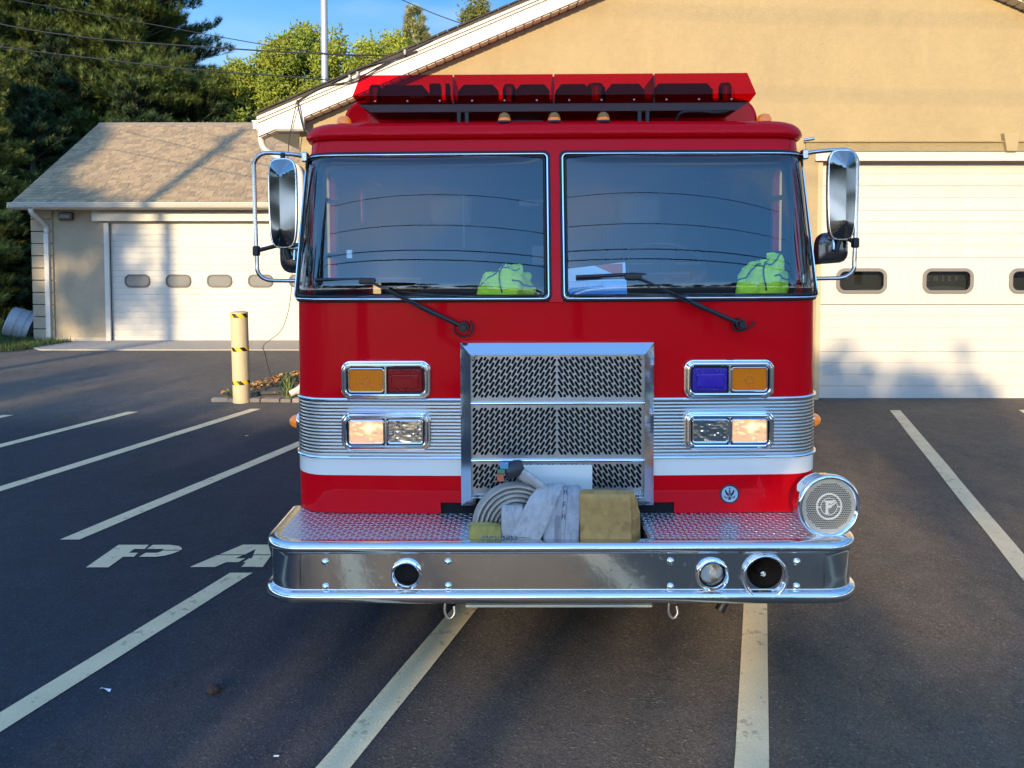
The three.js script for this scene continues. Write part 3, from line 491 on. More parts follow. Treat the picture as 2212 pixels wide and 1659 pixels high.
conifer('dark spruce at the far left edge behind the tub', -17.2, 22.4, 9.5, 3.0, 108, { geo: tuftSpruce, name: 'spruce_tree', color: [.028, .052, .024], dense: 18, whorl: 7, step: .3, y0: .1, droop: -.2 });
conifer('dark spruce directly behind the ridge, right of the tall pine trunk', -11.0, 22.3, 6.9, 2.5, 111, { geo: tuftSpruce, name: 'spruce_tree', color: [.032, .06, .026], dense: 24, whorl: 8, step: .25, y0: .2, droop: -.1 });
conifer('dark spruce low behind the ridge beneath the leafy trees', -5.9, 23.2, 5.9, 2.4, 112, { geo: tuftSpruce, name: 'spruce_tree', color: [.032, .06, .026], dense: 22, whorl: 8, step: .26, y0: .2, droop: -.1 });
conifer('second tall pine whose crown closes the gap at the top left of the photo', -14.0, 27.0, 15.5, 4.6, 113, { ...pineO, y0: 3, prof: f => (1 - f * .6) });
broadleaf('yellow-green leafy tree nearest the conifers above the garage ridge', -7.2, 25.5, 9.2, [[-1.9, 6.0, .2, 1.1, 1.7, 1.2, 1300], [-2.2, 4.9, .4, 1.2, 1.0, 1.2, 900], [-.9, 6.7, 0, 1.3, 1.9, 1.3, 1700], [.5, 7.0, 0, 1.4, 2.1, 1.4, 2000], [1.5, 5.7, .2, 1.3, 1.6, 1.3, 1500], [-.3, 5.2, .4, 1.9, 1.4, 1.5, 1600]], 201, { color: [.21, .29, .05], yellow: .45, clump: .42 });
broadleaf('bright yellow-green leafy tree right behind the mast', -4.1, 25.0, 9.2, [[-1.1, 6.9, 0, 1.3, 2.1, 1.3, 1900], [.4, 6.6, 0, 1.5, 2.0, 1.4, 2000], [1.6, 6.2, 0, 1.3, 1.6, 1.3, 1500], [-.2, 5.2, .5, 2.2, 1.5, 1.5, 2100]], 202, { color: [.23, .31, .05], yellow: .5, clump: .42 });
broadleaf('pale olive leafy tree behind the white roof edge right of the mast', -1.9, 27.5, 9.4, [[-2.4, 6.8, 0, 1.3, 1.6, 1.2, 1300], [2.4, 6.9, 0, 1.2, 1.4, 1.2, 1000], [-.3, 7.4, 0, 1.5, 1.6, 1.3, 1500], [1.2, 6.7, 0, 1.5, 1.3, 1.3, 1300], [-1.2, 6.2, 0, 1.4, 1.3, 1.2, 1300]], 203, { color: [.26, .29, .09], yellow: .4 });
conifer('pale green spruce top rising behind the white sloping roof edge', -3.8, 30, 11.2, 1.9, 204, { geo: tuftGeo, name: 'spruce_tree', color: [.22, .27, .12], dense: 24, whorl: 7, step: .26, y0: 4.5, up: .5 });
broadleaf('small leafy treetop just peeking over the upper white roof edge', -1.3, 31, 12, [[0, 10.6, 0, .9, 1.0, .9, 700], [.3, 9.7, 0, 1.3, 1, 1, 500], [-2.6, 9.3, 0, 1.4, .9, 1, 700]], 205, { color: [.16, .19, .06] });
// behind the camera, across the road: these shade the lot and show in the chrome and the glass
const far = { geo: leafGeoBig, name: 'roadside_tree', clump: .42, trunk: .2 };
const P = (x, y, rx, ry, n, z = 0, rz = 1.1) => [x, y, z, rx, ry, rz, n];
broadleaf('roadside tree shading the truck front', -7.4, -20, 9.2, [P(.2, 7.5, 1.5, .6, 560), P(-1.3, 7.2, 1.2, .9, 460), P(1.2, 6.9, .8, .7, 380), P(-.2, 6.4, 1.4, .5, 620), P(.3, 6.05, 1.3, .2, 520), P(-1.9, 5.6, .9, 1.2, 420), P(-2.2, 4.2, .9, .9, 320)], 301, { ...far, lift: 1.45, fork: 3 });
broadleaf('roadside tree shading the lot left of the truck', -11.4, -19.4, 7, [P(0, 5.7, 1.5, .7, 620), P(-1.9, 5.5, 1.1, .7, 420), P(1.7, 5.5, .9, .6, 420), P(-1.2, 4.0, 1.5, .8, 300), P(1.2, 4.4, 1.5, .8, 380), P(2.6, 3.4, 1.3, .8, 240)], 302, { ...far, lift: 1.3, fork: 2 });
broadleaf('roadside tree shading the near right of the lot', -3.9, -20.6, 6.2, [P(-.7, 4.5, .8, .4, 260), P(.4, 3.6, 1.4, .7, 380), P(-.9, 3.3, 1.0, .7, 260), P(-.6, 6.75, .5, .25, 70), P(.6, 6.6, .5, .3, 80)], 303, { ...far, lift: 1.3, fork: 2 });
broadleaf('roadside tree far to the right across the road', 2.2, -21, 6.6, [P(0, 5.2, 1.9, 1.1, 520), P(1.6, 4.2, 1.6, 1.2, 420), P(-1.4, 4.2, 1.5, 1.2, 360)], 304, { ...far, lift: 1.3, fork: 2 });
broadleaf('roadside tree shading the drive before the left garage', -16.0, -20.4, 7.4, [P(.4, 7.0, .9, .2, 70), P(-.8, 6.3, .8, .25, 80), P(1.3, 4.4, 1.5, .8, 300), P(-1.5, 4.6, 1.3, .7, 260), P(2.6, 6.2, .7, .25, 70)], 305, { ...far, lift: 1.3, fork: 2 });
broadleaf('tall roadside tree shading the left garage wall', -21.4, -20.2, 13, [P(.6, 8.6, 1.4, 1.5, 420), P(-1.4, 10.2, 1.5, 2.0, 460), P(-.4, 6.4, 1.9, 1.4, 420), P(-1.4, 12.0, 1.1, 1.0, 240), P(.5, 10.2, 1.3, 1.3, 420), P(-.5, 12.6, 1.2, .8, 200), P(-1.0, 14.0, .9, .7, 120), P(1.9, 9.1, .6, .6, 70), P(2.3, 10.4, .4, .5, 40), P(2.8, 8.9, .3, .4, 24)], 306, { ...far, lift: 1.9, fork: 4 });
broadleaf('broad roadside tree shading the conifers', -26.2, -20.5, 16, [P(0, 9, 2.6, 2.2, 900), P(1.3, 12.0, 1.8, 1.8, 620), P(-1.6, 12.6, 2.2, 1.9, 700), P(.2, 14.6, 1.6, 1.0, 330), P(0, 5.5, 2.8, 1.6, 600)], 307, { ...far, lift: 1.9, fork: 4, trunk: .35 });
broadleaf('big roadside tree at the end of the row', -31.5, -20.5, 16, [P(0, 9, 2.6, 2.2, 800), P(1.6, 12.0, 2, 1.9, 620), P(-1.6, 12.2, 2.2, 1.9, 600), P(0, 5.5, 2.8, 1.6, 500)], 308, { ...far, lift: 1.9, fork: 4, trunk: .35 });
for (const [x, h, s] of [[9, 7.2, 0], [14.5, 10, 1], [20, 11.5, 2]]) broadleaf(['roadside tree right of the road bend', 'bushy roadside tree on the right', 'last roadside tree on the right'][s], x, -24, h, [P(0, h - 2, 2.4, 1.8, 560), P(1.6, h - 3.4, 2.2, 1.6, 400), P(-1.8, h - 3.2, 2.2, 1.6, 400), P(.2, h - 5, 2.6, 1.6, 400)], 320 + s, { ...far, fork: 2 });
for (let i = 0; i < 7; i++) { const r = rng(700 + i), x = 25 + r() * 5, z = -15 + i * 6, h = 9.5 + r() * 3; broadleaf(['tree beyond the lot near the station', 'second tree along the far lot edge', 'third tree along the far lot edge', 'middle tree along the far lot edge', 'fifth tree along the far lot edge', 'sixth tree along the far lot edge', 'last tree of the far lot edge by the road'][i], x, -z, h, [P(0, h - 2.2, 2.6, 2.0, 480, 0, 2.2), P(1.0, h - 4.4, 2.4, 1.9, 420, 1.2, 2.2), P(-1.0, h - 4.2, 2.4, 1.9, 420, -1.2, 2.2), P(.2, h - 7, 2.6, 2.2, 620, 0, 3.2)], 340 + i, { ...far, fork: 2 }); }
for (let i = 0; i < 5; i++) { const r = rng(800 + i), x = -25 - r() * 5, z = -8 + i * 5.6, h = 10 + r() * 3; broadleaf(['tree on the lawn side nearest the conifers', 'second tree on the lawn side', 'middle tree on the lawn side', 'fourth tree on the lawn side', 'tree on the lawn side nearest the road'][i], x, -z, h, [P(0, h - 2.2, 2.6, 2.0, 480, 0, 2.2), P(1.0, h - 4.4, 2.4, 1.9, 420, 1.2, 2.2), P(-1.0, h - 4.2, 2.4, 1.9, 420, -1.2, 2.2), P(.2, h - 7, 2.6, 2.2, 620, 0, 3.2)], 360 + i, { ...far, fork: 2 }); }
// utility pole and its wires along the road behind the camera
{
  const o = thing('utility_pole', 'wooden utility pole beside the road', 'utility pole', [-16.05, 0, 13.2]);
  obj('pole', [cyl(.12, .16, 13.8, 16).translate(0, 6.9, 0)], M([.16, .12, .085], .9), o); obj('crossarm', [bx(.1, .12, 2.4, 0, 13.1, 0)], M([.15, .11, .08], .9), o);
  const pz = 13.2;
  [[9.7, .015], [10.0, .014], [10.8, .010], [11.8, .009], [8.2, .008]].forEach(([y, r], i) => wire(['lowest thick cable over the road', 'second cable over the road', 'third cable over the road', 'top thin cable over the road', 'slack cable over the road'][i], [[-40, y + .9, pz], [-15, y, pz], [0, y - .55, pz], [15, y - .2, pz], [40, y + .9, pz]], r));
}
// ---------------------------------------------------------------- fire engine (own axes: x to the right seen from the front, z towards the viewer, 0 at the bumper face)
const truck = thing('fire_engine', 'red fire engine with chrome bumper and red light bar facing the viewer', 'fire engine', [.217, 0, -3.26]);
truck.rotation.set(0, -.008, .0045);
const part = (name, geo, mat, parent = truck) => obj(name, geo, mat, parent);
const ZB = -2.5;                                                      // back of the cab
const W = y => y < 1.74 ? 1.275 : 1.275 - (y - 1.74) / .73 * .032;
const ZF = y => y < 1.0 ? -.385 : y < 1.74 ? -.385 - .018 * (y - 1) / .74 : -.403 - .155 * (y - 1.74) / .73;
const RC = .17;
function outl(s, y, off = 0) {                                        // point of the cab's outline at arc length s from its middle
  const w = W(y), z = ZF(y), a = Math.abs(s), sg = s < 0 ? -1 : 1, f = w - RC, q = RC * Math.PI / 2; let px, pz, nx, nz;
  const bl = .022;
  if (a <= f) { const t = a / f; px = a; pz = z + bl * (1 - t * t); nx = 2 * bl * t / f; nz = 1; const l = Math.hypot(nx, nz); nx /= l; nz /= l; }
  else if (a <= f + q) { const t = (a - f) / RC, e = .04; nx = Math.sin(lerp(e, Math.PI / 2, t / (Math.PI / 2))); nz = Math.cos(lerp(e, Math.PI / 2, t / (Math.PI / 2))); px = f + RC * Math.sin(t); pz = z - RC + RC * Math.cos(t); }
  else { px = w; pz = z - RC - (a - f - q); nx = 1; nz = 0; }
  return [sg * (px + nx * off), y, pz + nz * off];
}
const SC = 1.275 - RC + RC * Math.PI / 2, SE = SC + (-.385 - RC - ZB);
function patch(s0, s1, prof, ns = 90) {                               // prof: list of [off, y], bottom to top
  return grid(ns, prof.length - 1, (u, v) => { const q = prof[Math.round(v * (prof.length - 1))]; return outl(lerp(s0, s1, u), q[1], q[0]); });
}
function sList() { const L = []; for (let i = 0; i <= 120; i++) L.push(lerp(-SE, SE, i / 120)); return L; }
const yl = (a, b, n) => Array.from({ length: n + 1 }, (_, i) => [0, lerp(a, b, i / n)]);
// painted cab shell in its bands
part('lower_panel', [patch(-SE, -.557, yl(.722, .775, 1), 60), patch(.557, SE, yl(.722, .775, 1), 60), patch(-SE, SE, yl(.775, .905, 2), 160)], mt.red);
part('white_stripe', patch(-SE, SE, [[0, .905], [.002, .9055], [.002, .99], [0, .9905]], 160), mt.white);
{ const p = []; const n = 17; for (let i = 0; i < n; i++) for (const [o, f] of [[.002, 0], [.0032, .15], [.0040, .38], [.0042, .5], [.0040, .62], [.0032, .85]]) p.push([o, .995 + (1.272 - .995) * (i + f) / n]); p.push([.0015, 1.272]); part('ribbed_band', patch(-SE, SE, p, 160), mt.brushed); }
part('front_panel', patch(-SE, SE, [...yl(1.272, 1.738, 6)], 160), mt.red);
for (const y of [.993, 1.272]) part('chrome_bead', grid(160, 8, (u, v) => { const a = v * 2 * Math.PI; return outl(lerp(-SE, SE, u), y + .0075 * Math.sin(a), .006 + .0075 * Math.cos(a)); }), mt.chrome);
part('header_panel', patch(-SE, SE, yl(2.462, 2.55, 2), 160), mt.red);
part('roof_brow', patch(-SE, SE, [[0, 2.534], [.018, 2.537], [.027, 2.543], [.032, 2.554], [.031, 2.57], [.022, 2.588], [.002, 2.606], [-.03, 2.618], [-.08, 2.625], [-.15, 2.628]], 160), mt.red);
part('drip_rail', grid(160, 6, (u, v) => { const a = v * 2 * Math.PI; return outl(lerp(-SE, SE, u), 2.536 + .006 * Math.sin(a), .012 + .008 * Math.cos(a)); }), mt.red);
{ const s = new THREE.Shape(); sList().forEach((q, i) => { const p = outl(q, 2.628, -.148); i ? s.lineTo(p[0], p[2]) : s.moveTo(p[0], p[2]); }); part('roof_top', new THREE.ShapeGeometry(s).rotateX(Math.PI / 2).translate(0, 2.626, 0), mt.red); }
part('centre_post', patch(-.034, .030, [...yl(1.735, 2.466, 4)].map(q => [q[0] + .012, q[1]]), 6), mt.red);
// windscreens: two bowed panes in black rubber with bright trim
const PANE = [[-1.318, -.036], [.032, 1.318]];
PANE.forEach(([a, b], k) => {
  const g = sub('windscreen', truck), y0 = 1.748, y1 = 2.452, sc = (a + b) / 2, hw = (b - a) / 2, outer = k ? 1 : -1;
  const surf = (s, y, o = 0) => outl(s, y, o + .056 * Math.max(0, 1 - ((s - sc) / hw) ** 2) * Math.min(1, (y - y0 + .004) * 26, (y1 - y + .004) * 26));
  const pane = part('glass_pane', grid(90, 24, (u, v) => surf(lerp(a, b, u), lerp(y0, y1, v), .004)), mt.glass, g);
  const loop = (inset, off, ro) => { const L = [], A = a + inset, B = b - inset, C = y0 + inset, D = y1 - inset, cr = [[A, C, k ? .02 : ro], [B, C, k ? ro : .02], [B, D, k ? ro * 1.6 : .02], [A, D, k ? .02 : ro * 1.6]]; for (let i = 0; i < 4; i++) { const [cx, cy, r] = cr[i], sx = cx === A ? 1 : -1, sy = cy === C ? 1 : -1, ox = cx + sx * r, oy = cy + sy * r, st = [Math.PI, 1.5 * Math.PI, 0, .5 * Math.PI][i]; for (let j = 0; j <= 5; j++) { const t = st + j / 5 * Math.PI / 2; L.push([ox + r * Math.cos(t), oy + r * Math.sin(t)]); } const nx = cr[(i + 1) % 4], n = i % 2 ? 14 : 36; for (let j = 1; j < n; j++) { const t = j / n, p = L[L.length - 1]; if (j === 1) L._s = p; const e = [lerp(L._s[0], nx[0] + (i === 0 ? -1 : i === 2 ? 1 : 0) * nx[2], t), lerp(L._s[1], nx[1] + (i === 1 ? -1 : i === 3 ? 1 : 0) * nx[2], t)]; L.push(e); } } return L.map(([s, y]) => V(...outl(s, y, off))); };
  part('rubber_seal', new THREE.TubeGeometry(new THREE.CatmullRomCurve3(loop(-.004, .006, .05), true, 'catmullrom', .2), 320, .011, 8, true), mt.rubber, g);
  part('bright_trim', new THREE.TubeGeometry(new THREE.CatmullRomCurve3(loop(.003, .0205, .05), true, 'catmullrom', .2), 320, .0048, 6, true), mt.chrome, g);
  part('inner_seal', new THREE.TubeGeometry(new THREE.CatmullRomCurve3(loop(.016, .012, .05), true, 'catmullrom', .2), 320, .0065, 6, true), mt.rubber, g);
});
// side walls with door windows, pillars, roof lining, back wall
for (const sg of [-1, 1]) {
  part('pillar_lining', patch(sg * 1.27, sg * (SC + .14), yl(1.738, 2.462, 4).map(q => [-.014, q[1]]), 8), mt.darkPlastic);
  part('windscreen_pillar', patch(sg * 1.318, sg * (SC + .10), yl(1.738, 2.462, 4), 8), mt.red);
  const z0 = -.403 - RC - .08, s = poly([[-z0, 1.738], [2.5, 1.738], [2.5, 2.465], [.70, 2.465]]);
  const wins = sg < 0 ? [[.86, 1.16, 1.80, 2.40], [1.75, 1.92, 2.15, 2.40]] : [[.80, 1.02, 1.80, 2.42]];
  for (const [a, b, c, d] of wins) s.holes.push(rrShape(b - a, d - c, .05, (a + b) / 2, (c + d) / 2, true));
  part('side_wall', ext(s, .035).rotateY(Math.PI / 2).translate(sg * 1.246 - .0175, 0, 0), mt.red);
  part('inner_lining', ext((() => { const q = poly([[.62, 1.738], [2.48, 1.738], [2.48, 2.46], [.72, 2.46]]); for (const [a, b, c, d] of wins) q.holes.push(rrShape(b - a - .05, d - c - .03, .05, (a + b) / 2, (c + d) / 2, true)); return q; })(), .01).rotateY(Math.PI / 2).translate(sg * 1.215 - .005, 0, 0), mt.darkPlastic);
  for (const [a, b, c, d] of wins.slice(0, 1)) { const w = sub('side_window', truck); part('glass_pane', bx(.004, d - c, b - a, sg * 1.246, (c + d) / 2, -(a + b) / 2), mt.sideGlass, w); part('window_bar', [bx(.03, .022, b - a, sg * 1.225, 2.255, -(a + b) / 2), bx(.03, .03, b - a, sg * 1.225, 1.955, -(a + b) / 2)], mt.black, w); }
  part('door_seam', [bx(.004, 1.6, .006, sg * 1.276, 1.6, -1.28)], mt.black);
}
part('cab_back', [bx(2.42, 1.95, .04, 0, 1.7, ZB)], mt.red);
part('roof_lining', [bx(2.3, .01, 1.8, 0, 2.455, -1.55)], mt.interior);
part('back_lining', ext((() => { const q = poly([[-1.2, .8], [1.2, .8], [1.2, 2.45], [-1.2, 2.45]]); return q; })(), .01).translate(0, 0, ZB + .05), mt.interior);
part('cab_floor', [bx(2.4, .05, 2.0, 0, 1.0, -1.45)], mt.interior);
part('dashboard', [rb(2.36, .10, .36, .03, 0, 1.70, -.70), rb(.8, .13, .25, .04, .62, 1.74, -.86), bx(2.36, .6, .05, 0, 1.4, -.86)], mt.interior);
part('engine_cover', [rb(.85, .75, 1.3, .08, 0, 1.35, -1.5)], mt.interiorGrey);
for (const [x, z] of [[.62, -1.55], [-.62, -1.55]]) { const st = sub('seat', truck); part('cushion', rb(.5, .14, .5, .05, x, 1.48, z), mt.interiorGrey, st); part('backrest', rb(.48, .62, .13, .05, x, 1.84, z - .28), mt.interiorGrey, st); part('head_restraint', rb(.27, .19, .1, .04, x, 2.24, z - .28), M([.16, .165, .165], .7), st); }
{ const w = sub('steering_wheel', truck), m = M([.022, .022, .024], .4); part('rim', new THREE.TorusGeometry(.215, .016, 12, 48).rotateX(-1.0).translate(.62, 1.90, -.98), m, w); part('hub', [cyl(.06, .06, .04, 20).rotateX(.55).translate(.62, 1.89, -.97), bar([.42, 1.90, -.98], [.82, 1.90, -.98], .012), bar([.62, 1.89, -.97], [.62, 1.6, -.80], .03)], m, w); }
part('radio_bracket', [rb(.16, .05, .05, .01, -.1, 2.25, -1.2), bx(.01, .3, .01, -.5, 2.15, -1.25), rb(.10, .12, .06, .015, -.06, 1.95, -.95)], mt.darkPlastic);
part('window_sticker', [bx(.026, .040, .001, -.99, 1.965, -.418)], M([.5, .62, .66], .6));
// body and running gear behind the cab
part('body', [rb(2.42, 2.0, 3.75, .03, 0, 1.62, -4.6), rb(2.3, .35, 3.7, .03, 0, 2.72, -4.65)], mt.red);
for (const sg of [-1, 1]) for (const z of [-3.35, -4.55, -5.7]) part('roller_shutter', [profileX(ribbed(1.4, 14, 0, .006), -.5, .5).rotateY(sg * Math.PI / 2).translate(sg * 1.214, 1.0, z)], mt.brushed);
part('chassis', [bx(2.1, .3, 5.9, 0, .62, -3.5), bx(.9, .25, 2.4, 0, .55, -2.2)], mt.void);
part('front_axle', [bar([-.95, .5, -1.45], [.95, .5, -1.45], .07)], mt.void);
for (const sg of [-1, 1]) for (const z of [-1.45, -4.9]) { const w = sub('wheel', truck); part('tyre', lathe([[.30, -.14], [.46, -.15], [.505, -.12], [.51, 0], [.505, .12], [.46, .15], [.30, .14]], 36).rotateZ(Math.PI / 2).translate(sg * 1.06, .51, z), mt.rubber, w); part('hub', lathe([[.001, -.10], [.12, -.10], [.16, -.04], [.3, -.04], [.3, .04], [.16, .05], [.001, .06]], 28).rotateZ(sg * Math.PI / 2).translate(sg * 1.07, .51, z), mt.chrome, w); }
// raised roof section
part('raised_roof', ext((() => { const s = new THREE.Shape(); s.moveTo(-1.16, 2.61); s.lineTo(-1.15, 2.72); s.quadraticCurveTo(-1.13, 2.815, -1.03, 2.82); s.lineTo(1.03, 2.82); s.quadraticCurveTo(1.13, 2.815, 1.15, 2.72); s.lineTo(1.16, 2.61); return s; })(), 1.4, .02).translate(0, 0, -2.45), mt.red);
part('light_bar_riser', [rb(.43, .10, .22, .008, -.76, 2.690, -.99)], mt.red); part('light_bar_riser', [rb(.40, .10, .22, .008, .73, 2.692, -.99)], mt.red);
part('roof_hatch_light', [cyl(.10, .10, .02, 24).rotateX(1.2).translate(-.14, 2.70, -1.02)], M([.3, .28, .28], .3, { metalness: .6 }));
// ---------------------------------------------------------------- light bar
{
  const lb = sub('light_bar', truck), z = -.80, y0 = 2.757;
  const xs = [-1.012, -.506, 0, .506, 1.012];
  const prof = [[-.140, y0 - .036], [-.165, y0], [-.135, y0 + .110], [.135, y0 + .110], [.165, y0], [.140, y0 - .036]];   // [z, y], front last
  for (let k = 0; k < 4; k++) {
    const a = xs[k] + .004, b = xs[k + 1] - .004, n = prof.length, pts = [];
    const ring = (x, f) => prof.map(([pz, py]) => [x, y0 + (py - y0) * f, z + pz * f]);
    const rings = [ring(a, 1), ring(b, 1)];
    if (k === 0) { rings[0] = prof.map(([pz, py]) => [a + (py > y0 + .05 ? .032 : py < y0 ? .02 : -.004), py, z + pz]); }
    if (k === 3) { rings[1] = prof.map(([pz, py]) => [b - (py > y0 + .05 ? .032 : py < y0 ? .02 : -.004), py, z + pz]); }
    const tri = [], push = (...q) => q.forEach(p => tri.push(...p));
    for (let i = 0; i < n - 1; i++) { const A = rings[0][i], B = rings[1][i], C = rings[1][i + 1], D = rings[0][i + 1]; push(A, B, C, A, C, D); }
    for (const R of rings) for (let i = 1; i < n - 1; i++) push(R[0], R[i], R[i + 1]);
    const g = new THREE.BufferGeometry(); g.setAttribute('position', new THREE.Float32BufferAttribute(tri, 3)); g.setAttribute('uv', new THREE.Float32BufferAttribute(new Float32Array(tri.length / 3 * 2), 2)); g.computeVertexNormals();
    part('red_lens', g, lensRed, lb);
  }
  const dk = M([.04, .035, .045], .5), mir = M([.25, .22, .23], .12, { metalness: 1 });
  const lens = (x, w, h = .09) => ext(poly([[x - w / 2, 0], [x + w / 2, 0], [x + w / 2, h * .62], [x + w / 2 - .03, h], [x - w / 2 + .03, h], [x - w / 2, h * .62]]), .09).translate(0, y0 - .012, z - .04);
  const rot = (x, r = .042) => [cyl(r, r, .075, 20).translate(x, y0 + .03, z), cyl(r * .7, r, .02, 20).translate(x, y0 + .077, z)];
  part('reflector', lens(-.77, .25), dk, lb); part('reflector', bx(.055, .09, .1, -.61, y0 + .04, z), dk, lb); part('reflector', bx(.02, .09, .1, -.545, y0 + .04, z), dk, lb);
  part('rotator', rot(-.925, .035), mir, lb);
  part('reflector', lens(-.385, .21), dk, lb); part('reflector', lens(-.105, .18), dk, lb); part('rotator', rot(-.225, .035), mir, lb); part('rotator', rot(.225, .052), mir, lb);
  part('reflector', lens(.105, .18), dk, lb); part('reflector', lens(.375, .20), dk, lb); part('rotator', rot(.90, .035), mir, lb);
  part('reflector', lens(.67, .31), dk, lb);
  for (const x of [-.506, 0, .506]) part('divider', bx(.007, .135, .28, x, y0 + .03, z), mt.black, lb);
  part('base_tray', [ext(poly([[-.988, y0 - .036], [.988, y0 - .036], [.925, y0 - .076], [-.925, y0 - .076]]), .27).translate(0, 0, z - .135)], M([.075, .045, .045], .5, { metalness: .3, specularIntensity: .4 }), lb);
  part('tray_floor', [bx(1.95, .006, .27, 0, y0 - .030, z)], M([.10, .09, .09], .5), lb);
  for (let i = 0; i < 12; i++) part('screw', [new THREE.SphereGeometry(.0065, 10, 6).translate(-.90 + i * .163, y0 - .024, z + .150)], mt.screw, lb);
  for (const x of [-.46, .455]) part('mounting_foot', [bx(.018, .07, .06, x - .02, 2.65, z + .10), bx(.018, .07, .06, x + .02, 2.65, z + .10), bx(.08, .01, .08, x, 2.682, z + .08)], mt.black, lb);
  part('cable', tube([[.62, 2.625, z + .12], [.64, 2.665, z + .15], [.72, 2.672, z + .16], [.82, 2.665, z + .16], [.89, 2.683, z + .12]], .0085, 24, 8), mt.rubber, lb);
}
// amber marker lights on the roof
const amber = M([.55, .135, .003], .3, { specularIntensity: .5, emissive: rgb(1, .26, .01), emissiveIntensity: .22, clearcoat: 1, clearcoatRoughness: .05 });
const amberCap = M([.34, .15, .03], .45);
for (const [x, z] of [[-1.06, -.655], [-.248, -.60], [0, -.60], [.244, -.60], [1.06, -.655]]) {
  const g = sub('marker_light', truck), y = Math.abs(x) > 1 ? 2.616 : 2.618, end = Math.abs(x) > 1;
  part('lens', [lathe(end ? [[.036, 0], [.036, .018], [.03, .034], [.017, .043], [.001, .045]] : [[.033, 0], [.031, .018], [.001, .019]], 24).translate(x, y, z)], amber, g);
  if (!end) part('hood', [lathe([[.030, .019], [.026, .034], [.013, .045], [.001, .047]], 20).translate(x, y, z)], amberCap, g);
  part('base', [lathe([[.001, -.012], [.042, -.012], [.038, .003], [.001, .004]], 20).translate(x, y, z)], mt.darkPlastic, g);
}
